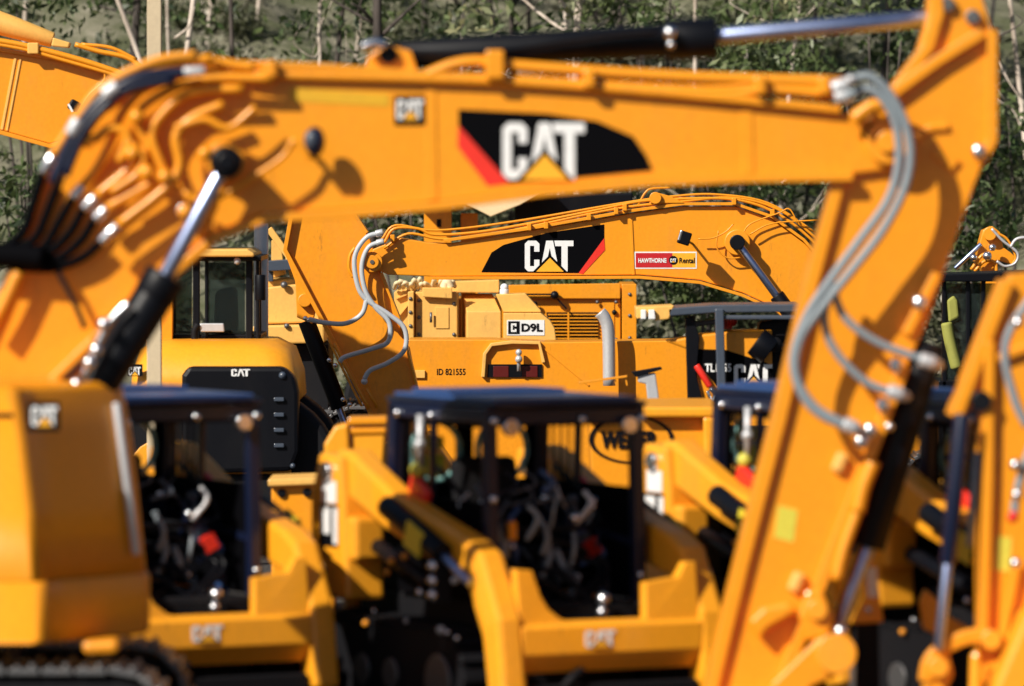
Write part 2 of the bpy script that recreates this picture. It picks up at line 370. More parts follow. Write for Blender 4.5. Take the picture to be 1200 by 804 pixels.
T = [
 (133, 163, 76, 6, BARK_P, 'pale thin gum leaning right beside the tall square post', .6, None),
 (158, 159, 80, 9, BARK_D, 'dark straight trunk just left of the tall square post', .8, None),
 (226, 218, 76, 7, BARK_P, 'pale pinkish trunk right of the tall square post', .6, [(205, 45, 222, 30, 228, 8)]),
 (270, 272, 78, 5, BARK_D, 'very thin dark sapling above the boom pipes left of centre', .5, None),
 (375, 375, 77, 5, BARK_P, 'thin pale trunk with a leaning fork above the yellow boom', .6, [(376, 28, 384, 12, 392, -4)]),
 (401, 397, 79, 6, BARK_D, 'dark slim trunk between the pale forked one and the thick grey one', .6, None),
 (444, 441, 76, 12, BARK_D, 'thick dark trunk with a crooked bare branch to its right', .8, [(447, 42, 470, 20, 495, -4), (440, 30, 425, 12, 412, 4)]),
 (541, 541, 80, 4, BARK_P, 'thin pale sapling standing alone above the dark cylinder', .5, None),
 (578, 596, 82, 4, BARK_D, 'thin dark sapling leaning to the left at the top', .5, None),
 (604, 602, 78, 6, BARK_D, 'forked dark trunk left of the two pale trunks at centre', .6, [(604, 30, 618, 14, 632, -3)]),
 (655, 664, 77, 6, BARK_P, 'slender pale trunk, left one of the two pale trunks at centre', .6, None),
 (679, 672, 76, 11, BARK_P, 'thick mottled white trunk, right one of the two pale trunks at centre', .9, None),
 (757, 757, 82, 5, BARK_P, 'pale trunk showing under the dark cylinder near its thick end', 1.4, None),
 (815, 813, 79, 5, BARK_P, 'thin white trunk right below the thick end of the dark cylinder', 1.3, None),
 (877, 874, 80, 5, BARK_P, 'pale brown trunk crossing behind the left half of the shiny rod', 1.2, None),
 (936, 928, 77, 6, BARK_P, 'pale trunk crossing behind the middle of the shiny rod', 1.2, None),
 (961, 955, 81, 5, BARK_D, 'dark spotted trunk right of the middle of the shiny rod', 1.2, None),
 (1040, 1035, 84, 7, BARK_D, 'dark trunk among dense leaves left of the stick head', 1.6, None),
 (1144, 1142, 74, 9, BARK_D, 'bluish dark trunk right of the big stick', 1.2, None),
 (1182, 1190, 78, 6, BARK_P, 'pale trunk with a dark crooked branch near the right edge', 1.3, [(1170, 72, 1185, 100, 1204, 125)]),
 (500, 498, 90, 7, BARK_D, 'faint dark trunk deeper in the wood behind the crooked branch', 1.2, None),
 (725, 728, 88, 8, BARK_D, 'dark trunk deeper in the wood right of the thick white trunk', 1.8, None),
]
for i, a in enumerate(T):
    tree(a[0], a[1], a[2], a[3], a[4], a[5], a[6], a[7], seed=i)
SAP = ['thin sapling above the yellow cylinder at the top left corner', 'thin sapling above the hoses of the top left boom', 'thin sapling left of the leaning pale gum',
 'sapling between the square post and the pinkish trunk', 'sapling right of the pinkish trunk', 'sapling halfway from the pinkish trunk to the forked pale trunk', 'slim sapling just left of the thin forked pale trunk',
 'slim sapling just left of the thick dark trunk with the crooked branch', 'slim sapling under the crooked bare branch', 'slim sapling right of the crooked branch, left of the lone pale one',
 'sapling right of the forked dark trunk', 'sapling right of the thick mottled white trunk', 'sapling behind the left end of the shiny rod', 'sapling behind the shiny rod, left of its middle',
 'sapling behind the top of the big stick', 'sapling right of the big stick head, near the right edge']
rg = random.Random(77)
for i in range(16):
    x_ = (30, 75, 105, 195, 245, 310, 335, 420, 470, 520, 625, 705, 850, 905, 1085, 1165)[i]+rg.uniform(-8, 8)
    t_ = tree(x_, x_+rg.uniform(-12, 12), rg.uniform(80, 96), rg.uniform(3, 5), rg.choice([BARK_P, BARK_D]), SAP[i], .25, None, seed=60+i)
# low leafy saplings that close the wood right of centre and below the booms
def bush(px, py, D, r, label, n=650, sz=0.075, seed=1):
    rg = random.Random(seed); c = P(px, py, D); gz = hz(c.x, D)
    t = root('leafy_bush', (c.x, D, gz), label, 'bush', 'bushes at the foot of the hill')
    m = MB()
    for k in range(4):
        e = c+Vector((rg.uniform(-r, r)*.6, rg.uniform(-r, r)*.5, rg.uniform(-r, r)*.4)); m.tube([Vector((c.x, D, gz-.1)), e.lerp(Vector((c.x, D, gz)), .5)+Vector((.1, 0, .05)), e], .03, 6, True, 3, .012)
    m.build('stem', BARK_D, t, bevel=0, fix=False); m = MB()
    for k in range(9):
        leaves(m, c+Vector((rg.uniform(-1, 1)*r, rg.uniform(-.7, .7)*r, rg.uniform(-.7, .8)*r)), r*.5, r*.4, n//9, sz, rg)
    m.build('foliage', LEAF, t, bevel=0, fix=False)
B = [(30, 40, 73, 1.0, 'dark leafy bush above the boom in the top left corner'), (20, 230, 71, .8, 'dark bush behind the black hoses at the left edge'),
 (470, 225, 71, .7, 'dark green bush below the big boom above the silver hoses'), (650, 190, 71.5, .8, 'bush behind the black and red decal of the big boom'),
 (835, 215, 72, .9, 'leafy bush above the curved top of the smaller boom'), (700, 345, 70.8, .55, 'pale green bush under the smaller boom, left of the cab'),
 (800, 340, 70.5, .55, 'green bush just above the grey cab roof'), (930, 225, 73, .8, 'leafy bush between the two booms beside the big stick'),
 (1010, 60, 76, 1.1, 'dense dark bush between the shiny rod and the stick head'), (880, 70, 74, .8, 'glossy dark bush under the left half of the shiny rod'),
 (1180, 150, 73, .9, 'tall bush at the right edge beside the stick head'), (1150, 290, 70.8, .6, 'low bush right of the big stick above the black cab'), (750, 20, 76, .8, 'bush of yellowish leaves above the thick end of the dark cylinder')]
for i, b_ in enumerate(B): bush(*b_, seed=40+i)

# tall post
D = 50
t = root('square_post', (P(181, 0, D).x, D, 0), 'tall pale square timber post rising behind the big boom on the left', 'post')
m = MB(); c = P(181, 0, D).x; m.box(c-.062, c+.062, D-.062, D+.062, 0, 6.2); m.build('shaft', POST, t, bevel=.006)
m = MB(); m.box(c-.075, c+.075, D-.075, D+.075, 6.2, 6.24); m.build('cap', POST, t)

# ------------------------------------------------------------------ tracks and houses
def track(parent, xc, yc, length, width, height, shoes=True):
    """crawler track along x, centred xc/yc, resting on z=0"""
    r = height/2; L = length/2-r; m = MB(); n = 0
    path = []
    step = 0.19; per = 4*L+2*math.pi*r; k = int(per/step)
    core = MB(); core.prism([Vector((xc+sx*L+math.cos(a)*(r-.06)*(1), yc-width/2+.05, r+math.sin(a)*(r-.06))) for sx, a in [(1, math.radians(-90+i*18)) for i in range(11)]+[(-1, math.radians(90+i*18)) for i in range(11)]], Vector((0, width-.1, 0)))
    co = core.build('track_frame', MATTE, parent)
    for i in range(k):
        s = i*per/k
        if s < 2*L: p = (xc-L+s, 2*r, 0)
        elif s < 2*L+math.pi*r: a = (s-2*L)/r; p = (xc+L+math.sin(a)*r, r+math.cos(a)*r, -a)
        elif s < 4*L+math.pi*r: p = (xc+L-(s-2*L-math.pi*r), 0, math.pi)
        else: a = (s-4*L-math.pi*r)/r; p = (xc-L-math.sin(a)*r, r-math.cos(a)*r, math.pi-a)
        rot = Matrix.Rotation(-p[2], 3, 'Y')
        c = Vector((p[0], yc, p[1]))-rot @ Vector((0, 0, .02))
        m.obox(c, step*.92, width, .035, rot); m.obox(c+rot @ Vector((step*.25, 0, .025)), .03, width, .04, rot); m.obox(c+rot @ Vector((-step*.2, 0, .02)), .025, width, .03, rot)
    m.build('track_shoes', STEEL, parent, bevel=.006)

def rrect(x0, x1, y0, y1, z, r, n=6):
    pts = []
    for cx, cy, a0 in ((x1-r, y0+r, -90), (x1-r, y1-r, 0), (x0+r, y1-r, 90), (x0+r, y0+r, 180)):
        for i in range(n+1):
            a = math.radians(a0+90*i/n); pts.append(Vector((cx+math.cos(a)*r, cy+math.sin(a)*r, z)))
    return pts

# ------------------------------------------------------------------ 1. big foreground excavator
D = 33.3
ex = root('excavator', (P(-120, 0, D).x, D+.6, 0), 'largest orange excavator in front, its blurred boom spanning the whole picture', 'excavator')
def zz(py, D): return P(0, py, D).z
def xx(px, D): return P(px, 0, D).x
boom = MB()
boom.pp([(110, 530), (20, 515), (-18, 400), (5, 345), (32, 270), (60, 188), (105, 124), (180, 92), (270, 82), (380, 86), (560, 98), (760, 112), (985, 133), (1042, 146), (1062, 172), (1045, 198), (1000, 204), (880, 205), (760, 210), (640, 220), (520, 236), (400, 246), (310, 250), (245, 275), (195, 318), (150, 385), (120, 450)], D, .42)
boom = boom.build('boom', ORANGE, ex, bevel=.012)
m = MB(); m.strip([(-20, 400), (5, 340), (32, 265), (60, 182), (105, 118), (180, 84), (270, 75), (380, 79), (560, 92), (760, 106), (985, 128)], D-.06, .54, 9); m.build('top_flange', ORANGE, boom, bevel=.006)
m = MB(); m.strip([(1000, 207), (880, 209), (760, 214), (640, 225), (520, 241), (400, 251), (310, 256), (250, 279), (198, 323), (150, 392), (120, 455)], D-.06, .54, 10); m.build('bottom_flange', ORANGE, boom, bevel=.006)
m = MB()
m.pp([(499, 98), (511, 98), (513, 234), (499, 236)], D-.008, .01); m.pp([(868, 124), (882, 125), (884, 203), (870, 204)], D-.008, .01)
m.build('weld_seam', ORANGE, boom, bevel=.004)
# black and red side decal
fd = MB(); fd.pp([(537, 128), (640, 133), (700, 142), (742, 160), (757, 182), (765, 200), (690, 207), (597, 215), (537, 147)], D-.004, .004)
dec = fd.build('side_decal', VINYL, boom, bevel=0)
m = MB(); m.pp([(537, 147), (597, 215), (571, 218), (536, 172)], D-.005, .005); m.build('red_stripe', RED, boom, bevel=0)
def cat_px(parent, x0, y0, x1, y1, D, **k):
    o, U, V = pbox(x0, y0, x1, y1, D); cat_mark(parent, o, U, V, NF, **k)
cat_px(boom, 589, 144, 685, 210, D-.005)
bd = MB(); bd.pp([(462, 112), (499, 112), (499, 147), (462, 147)], D-.004, .004); bd.build('badge', VINYL, boom, bevel=0)
cat_px(boom, 465, 117, 496, 140, D-.005, nm='badge_lettering')
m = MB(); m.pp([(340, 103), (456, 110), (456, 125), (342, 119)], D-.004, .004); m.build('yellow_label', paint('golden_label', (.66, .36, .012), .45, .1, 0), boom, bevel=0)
# pin bosses
m = MB(); m.cyl(P(1040, 166, D-.12), P(1040, 166, D+.55), M(26, D), seg=28); m.cyl(P(1040, 166, D-.16), P(1040, 166, D-.12), M(13, D), seg=20); m.build('pin_boss', ORANGE, boom)
m = MB(); m.cyl(P(265, 190, D-.1), P(265, 190, D+.5), M(24, D), seg=28); m.build('pin_boss', ORANGE, boom)
# work lamp
lm = MB(); c = P(369, 166, D-.2); lm.ball(c, .062, (1, 1.2, 1.45)); lm.cyl(c+Vector((-.02, 0, -.08)), P(372, 186, D), .018)
lm = lm.build('work_lamp', NAVY, boom, bevel=.03)
m = MB(); m.ball(P(365, 164, D-.235), .05, (.9, 1.0, 1.3)); m.build('lamp_lens', GREY, lm, bevel=0)
# lifting cylinder (boom cylinder)
dc = D-.22
m = MB(); m.tube([P(186, 338, dc), P(90, 492, dc), P(60, 540, dc)], M(24, D), 20, False); lc = m.build('boom_cylinder', BLACK, ex)
m = MB(); m.cyl(P(262, 196, dc), P(184, 342, dc), M(9.5, D)); m.build('cylinder_rod', ROD, lc)
m = MB(); m.cyl(P(265, 190, dc-.1), P(265, 190, D), M(19, D)); m.cyl(P(265, 190, dc-.14), P(265, 190, dc-.1), M(11, D)); m.build('rod_eye', BLACK, lc, bevel=.015)
m = MB(); m.cyl(P(195, 322, dc), P(180, 348, dc), M(25, D)); m.build('cylinder_head', BLACK, lc)
m = MB(); m.ptube([(150, 355), (128, 378), (112, 408), (98, 440)], dc-.16, 4.5); m.build('cylinder_pipe', CHROME, lc)
m = MB();
for q in ((122, 380), (113, 410), (105, 425), (90, 450)): m.ball(P(q[0], q[1], dc-.2), M(8, D))
m.build('pipe_fitting', CHROME, lc)
# stick cylinder on top of the boom
dy = D+.22
m = MB(); m.tube([P(470, 64, dy), P(800, 46, dy)], M(17, D), 24, False, r1=M(20, D)); sc = m.build('stick_cylinder', BLACK, ex)
m = MB(); m.cyl(P(780, 47, dy), P(840, 44, dy), M(24, D)); m.build('cylinder_head', BLACK, sc)
m = MB(); m.cyl(P(838, 43, dy), P(1100, 20, dy), M(10.5, D)); m.build('cylinder_rod', ROD, sc)
m = MB(); m.ball(P(785, 38, dy-.16), M(8, D)); m.ball(P(786, 52, dy-.17), M(5, D)); m.build('pipe_fitting', CHROME, sc)
m = MB(); m.ptube([(455, 60), (560, 62), (700, 42), (770, 36)], dy-.15, 4); m.build('cylinder_pipe', BLACK, sc)
m = MB(); m.pp([(425, 92), (432, 66), (452, 52), (482, 60), (492, 92)], dy-.18, .06); m.pp([(425, 92), (432, 66), (452, 52), (482, 60), (492, 92)], dy+.12, .06); m.build('cylinder_bracket', ORANGE, boom)
m = MB(); m.cyl(P(455, 64, dy-.22), P(455, 64, dy+.22), M(11, D)); m.cyl(P(455, 64, dy), P(478, 64, dy), M(15, D)); m.build('cylinder_eye', BLACK, sc)
m = MB(); m.ptube([(425, 55), (440, 50), (452, 54)], D-.05, 6); m.build('hose_end', CHROME, sc)
# pipes along the boom
def pipes(parent, lst, D, mat, name='hydraulic_pipe', seg=10):
    for q in lst:
        m = MB(); m.ptube(q[0], D, q[1], seg); m.build(name, mat, parent, bevel=0)
pipes(boom, [
 ([(300, 90), (330, 88), (600, 96), (830, 112), (900, 105), (985, 112)], 6.5),
 ([(500, 88), (530, 76), (560, 72), (600, 77), (800, 90), (990, 96)], 7),
 ([(260, 86), (300, 78), (420, 84), (600, 93), (820, 105), (900, 98), (990, 104)], 5)], D-.03, ORANGE)
m = MB()
for x, y in ((580, 76), (318, 82), (690, 92), (890, 100), (965, 100)): m.obox(P(x, y, D-.03), M(22 if x == 580 else 14, D), .2, M(34 if x == 580 else 22, D), Matrix.Identity(3))
m.build('pipe_clamp', ORANGE, boom, bevel=.015)
# pipe bends at the elbow of the boom
ends = [(85, 232), (98, 245), (111, 257), (122, 281), (70, 205), (50, 200)]
bend = [
 [(300, 80), (240, 72), (190, 88), (148, 125), (128, 170), (112, 200), (97, 218)],
 [(320, 92), (240, 92), (190, 110), (160, 137), (172, 172), (158, 192), (112, 230)],
 [(285, 104), (225, 108), (192, 132), (178, 160), (192, 205), (178, 214), (125, 244)],
 [(262, 122), (225, 138), (206, 160), (210, 195), (192, 222), (138, 264)],
 [(250, 68), (190, 76), (140, 104), (104, 150), (82, 188)],
 [(230, 64), (180, 72), (120, 102), (84, 148), (62, 182)]]
for b_ in bend: 
    m = MB(); m.ptube([(q[0], q[1]) for q in b_], D-.13-.02*bend.index(b_), 5.6); m.build('hydraulic_pipe', ORANGE, boom, bevel=0)
for s_, (a, e) in enumerate(zip([b_[-1] for b_ in bend], [(85, 232), (98, 245), (111, 257), (118, 284), (72, 205), (50, 203)])):
    m = MB(); dd = D-.13-.02*s_; m.cyl(P(a[0], a[1], dd), P(e[0], e[1], dd), M(6.2, D)); m.cyl(P(a[0]*.6+e[0]*.4, a[1]*.6+e[1]*.4, dd), P(a[0]*.4+e[0]*.6, a[1]*.4+e[1]*.6, dd), M(8, D), seg=6); m.build('pipe_fitting', CHROME, boom)
for s_, q in enumerate([[(85, 232), (68, 262), (48, 292), (10, 300)], [(98, 245), (80, 275), (50, 300), (10, 304)], [(111, 257), (92, 285), (60, 306), (10, 308)], [(118, 284), (96, 302), (60, 314), (10, 312)], [(72, 205), (55, 250), (40, 280), (10, 296)], [(50, 203), (38, 240), (28, 270), (5, 290)]]):
    m = MB(); m.ptube(q, D-.10, 5.5); m.build('hydraulic_hose', VINYL, boom, bevel=0)
m = MB(); m.ptube([(-30, 298), (20, 300), (50, 303)], D-.16, 15); m.build('hose_bundle', VINYL, boom, bevel=0)
# loops and small tubes over the boom side
pipes(boom, [([(150, 165), (168, 185), (160, 205), (130, 225)], 5), ([(205, 150), (240, 140), (268, 150), (300, 125)], 4.5), ([(110, 165), (130, 150), (150, 160), (140, 190)], 5.5),
 ([(215, 225), (235, 235), (255, 222)], 4), ([(250, 235), (285, 215), (330, 185), (345, 165), (365, 185)], 3.5)], D-.2, ORANGE)
m = MB()
for q in ((160, 137), (102, 165), (155, 180), (240, 180), (172, 202), (193, 207), (217, 248), (127, 122)): m.ball(P(q[0], q[1], D-.22), M(9, D))
m.build('pipe_fitting', ORANGE, boom, bevel=0)
m = MB(); m.cyl(P(217, 248, D-.16), P(217, 248, D-.02), M(10, D)); m.cyl(P(193, 207, D-.24), P(193, 207, D-.2), M(7, D)); m.cyl(P(160, 137, D-.25), P(160, 137, D-.2), M(6, D)); m.build('bolt_head', CHROME, boom)
pipes(boom, [([(222, 84), (160, 92), (115, 122), (85, 162), (62, 215)], 7), ([(205, 92), (150, 104), (118, 130), (95, 160), (76, 205)], 6.5)], D-.26, NAVY, 'hydraulic_hose')
m = MB(); m.ptube([(138, 100), (122, 112)], D-.27, 8.5); m.ptube([(92, 140), (82, 158)], D-.27, 8.5); m.ptube([(240, 83), (215, 84)], D-.27, 6); m.build('hose_coupling', SILVER, boom)
pipes(boom, [([(22, 318), (5, 355), (-12, 385)], 8)], D-.14, ORANGE)
pipes(boom, [([(68, 318), (85, 350), (100, 385)], 3.5), ([(75, 445), (120, 400), (170, 330)], 3)], D-.12, MATTE, 'cable_and_hose_shadow')  # first dark tube draws the shadow of the hoses on the boom
m = MB(); m.strip([(60, 447), (110, 398), (175, 332)], D-.09, .09, 10); m.build('bottom_flange', ORANGE, boom)
# stick
ds = D+.06
st = MB(); st.pp([(1092, -22), (1120, -28), (1150, -8), (1163, 40), (1162, 165), (1140, 222), (1112, 300), (1085, 380), (1058, 440), (1010, 560), (955, 700), (918, 804), (900, 870), (850, 880), (818, 862), (838, 804), (872, 660), (916, 490), (955, 330), (985, 215), (1008, 168), (1050, 105), (1076, 60), (1087, 18)], ds, .30)
stick = st.build('stick', ORANGE, ex, bevel=.012)
def flg(pts, w, D=D): m = MB(); m.strip(pts, ds-.06, .42, w); m.build('edge_flange', ORANGE, stick, bevel=.006)
flg([(1096, -20), (1100, 15), (1088, 55), (1052, 104), (1010, 165)], 13)
flg([(1163, 35), (1163, 165), (1150, 190)], 12); flg([(984, 208), (952, 330), (914, 490), (870, 660), (832, 815)], 15)
flg([(1060, 428), (1010, 560), (956, 700), (912, 815)], 14)
m = MB(); m.strip([(1152, 38), (1100, 70), (1048, 108)], ds-.07, .08, 13); m.strip([(1098, 320), (1062, 392)], ds-.05, .06, 12); m.build('stiffener_rib', ORANGE, stick)
m = MB()
for q in ((1147, 178), (1050, 428), (1035, 475), (1020, 505)): m.ball(P(q[0], q[1], ds-.1), M(8, D), (1, .6, 1.2))
for q in ((1010, 518), (1078, 355)): m.ball(P(q[0], q[1], ds-.1), M(9, D), (1, .6, 1))
m.build('bolt_head', CHROME, stick)
m = MB()
for q in ((984, 542), (933, 682)): m.obox(P(q[0], q[1], ds-.03), .07, .06, .12, Matrix.Rotation(.4, 3, 'Y'))
m.build('pipe_clamp', CREAM, stick, bevel=.02)
m = MB()
for q in ((1110, 5), (1140, 20)): m.cyl(P(q[0], q[1], ds-.05), P(q[0], q[1], ds), .045)
m.build('pin_cap', STEEL, stick)
m = MB(); m.strip([(1112, 148), (1090, 150), (1068, 165)], ds-.03, .04, 8); m.strip([(1096, 175), (1120, 195)], ds-.03, .04, 16); m.build('welded_lug', ORANGE, stick)
m = MB(); m.pp([(912, 592), (935, 598), (930, 636), (907, 630)], ds-.004, .004); m.build('warning_label', LIME, stick, bevel=0)
# bucket cylinder behind the right edge of the stick
db = D+.2
m = MB(); m.tube([P(1088, 400, db), P(1015, 640, db)], M(22, D), 20, False); bc = m.build('bucket_cylinder', BLACK, ex)
m = MB(); m.cyl(P(1020, 630, db), P(968, 775, db), M(10, D)); m.build('cylinder_rod', ROD, bc)
m = MB(); m.ball(P(1010, 575, db-.2), M(7, D)); m.ball(P(985, 740, D-.1), M(9, D)); m.ball(P(1042, 500, db-.2), M(6, D)); m.build('pipe_fitting', CHROME, bc)
pipes(stick, [([(1024, 540), (1012, 570), (1005, 600)], 9), ([(1010, 585), (990, 640), (980, 680)], 7)], D-.02, ORANGE)
# bucket linkage and bucket
lp = [(905, 800), (958, 748), (985, 742), (1003, 765), (985, 790), (950, 806), (925, 850), (880, 860)]
m = MB(); m.pp(lp, D-.14, .06); m.pp(lp, D+.42, .06); m.pp([(945, 692), (964, 692), (978, 725), (970, 746), (945, 752), (936, 722)], D-.12, .12); m.pp([(878, 728), (895, 712), (925, 706), (935, 716), (900, 736), (890, 750)], D-.06, .1)
link = m.build('bucket_link', ORANGE, ex, bevel=.02)
m = MB(); m.cyl(P(980, 766, D-.2), P(980, 766, D+.5), M(24, D)); m.cyl(P(958, 715, D-.16), P(958, 715, D+.5), M(12, D)); m.cyl(P(862, 840, D-.14), P(862, 840, D+.5), M(22, D)); m.build('link_pin', ORANGE, link)
m = MB(); m.pp([(820, 830), (905, 815), (960, 850), (980, 915), (900, 925), (760, 912), (690, 880)], D-.35, 1.15); m.build('bucket', ORANGE, ex, bevel=.02)
# grey hoses at the boom end
def hoses(parent, lst, D, r, mat=HOSE):
    for q in lst: m = MB(); m.ptube(q, D, r, 12); m.build('hydraulic_hose', mat, parent, bevel=0)
hoses(stick, [
 [(992, 96), (1020, 90), (1048, 118), (1066, 165), (1062, 215), (1036, 268), (1000, 315), (965, 358), (938, 398), (933, 440), (956, 478), (1000, 502)],
 [(992, 112), (1020, 105), (1045, 132), (1054, 180), (1042, 232), (1005, 285), (972, 330), (945, 372), (930, 420), (940, 462), (965, 488), (1005, 503)]], D-.24, 5.4)
hoses(stick, [[(978, 330), (966, 372), (978, 410), (1015, 448), (1055, 462)], [(975, 335), (990, 372), (1030, 402), (1092, 425)]], D-.16, 4.8)
for a_, b_2, dd in (((988, 496), (1004, 503), D-.24), ((1040, 458), (1058, 463), D-.16), ((1078, 421), (1096, 426), D-.16)):
    m = MB(); m.cyl(P(a_[0], a_[1], dd), P(b_2[0], b_2[1], dd), M(8.5, D)); m.cyl(P(b_2[0], b_2[1], dd), P(b_2[0]+4, b_2[1]+2, D+.05), M(7, D), seg=6); m.build('hose_coupling', SILVER, stick)
m = MB(); m.ptube([(975, 104), (995, 98)], D-.2, 9); m.ptube([(978, 114), (1000, 112)], D-.2, 9); m.ball(P(997, 93, D-.3), M(6, D)); m.build('hose_coupling', SILVER, stick)
m = MB(); m.ptube([(1000, 140), (1020, 125), (1035, 122)], D-.2, 9); m.build('hydraulic_pipe', ORANGE, stick, bevel=0)
# upper structure: rounded box with skirt, turntable, tracks
DH = 32.3
m = MB(); xl = xx(-420, DH)
def ring(xr, z, r=0.0):
    a = xx(xr, DH)-r; f = xx(xr-112, DH)-r; pts = [Vector((xl, DH+r, z)), Vector((f-.05, DH+r, z))]
    for i in range(7): t = i/6; pts.append(Vector((f-.05+.09*t*(2-t)*.9, DH+r+.085*t*t, z)))
    n = 5
    for i in range(1, n+1):
        t = i/n; pts.append(Vector((f+.03+(a-f-.07)*t, DH+r+.085+(.62-r)*t, z)))
    pts += [Vector((a, DH+.76, z)), Vector((a, DH+.96, z)), Vector((xl, DH+.96, z))]
    return pts
zt = zz(452, DH); zb = zz(681, DH)
m.loft([ring(158, zb), ring(150, zb+.4), ring(140, zt-.3), ring(130, zt-.05), ring(129, zt-.02, .012), ring(127, zt, .04)])
hs_ = m.build('engine_house', ORANGE, ex, bevel=0)
m = MB(); zs = zz(755, DH); m.loft([ring(158, zs), ring(163, zs+.02), ring(163, zb-.03), ring(159, zb-.004)]); m.build('skirt', ORANGE, ex, bevel=0)
bd = MB(); bd.pp([(33, 471), (70, 471), (70, 505), (33, 505)], DH-.004, .004); bd.build('badge', VINYL, hs_, bevel=0)
cat_px(hs_, 37, 476, 67, 499, DH-.005, nm='badge_lettering')
m = MB(); m.pp([(-20, 484), (15, 484), (15, 490), (-20, 490)], DH-.003, .004); m.build('dark_lettering', BLACK, hs_, bevel=0)
m = MB(); m.cyl(P(136, 472, DH+.66), P(160, 650, DH+.66), .024); m.build('grab_rail', SILVER, hs_)
m = MB(); m.pp([(95, 752), (138, 750), (139, 766), (98, 768)], DH+.1, .3); m.build('step', ORANGE, ex, bevel=.03)
m = MB(); cx = xx(-190, DH); m.cyl(Vector((cx, DH+1.3, .5)), Vector((cx, DH+1.3, zs+.01)), .55, seg=32); m.box(cx-.9, cx+.9, DH+.5, DH+2.1, .35, .7); m.build('undercarriage', MATTE, ex)
track(ex, xx(-235, DH), DH+.35, 4.2, .6, .645); track(ex, xx(-235, DH), DH+2.0, 4.2, .5, .645)
m = MB(); m.box(xl, xx(-190, DH), DH+.98, DH+2.6, zs, zt-.02); m.build('rear_house', ORANGE, ex, bevel=.05)
m = MB(); m.box(xx(-400, DH), xx(-200, DH), DH+1.75, DH+2.55, zt, 2.95); m.build('cab', BLACK, ex, bevel=.06)

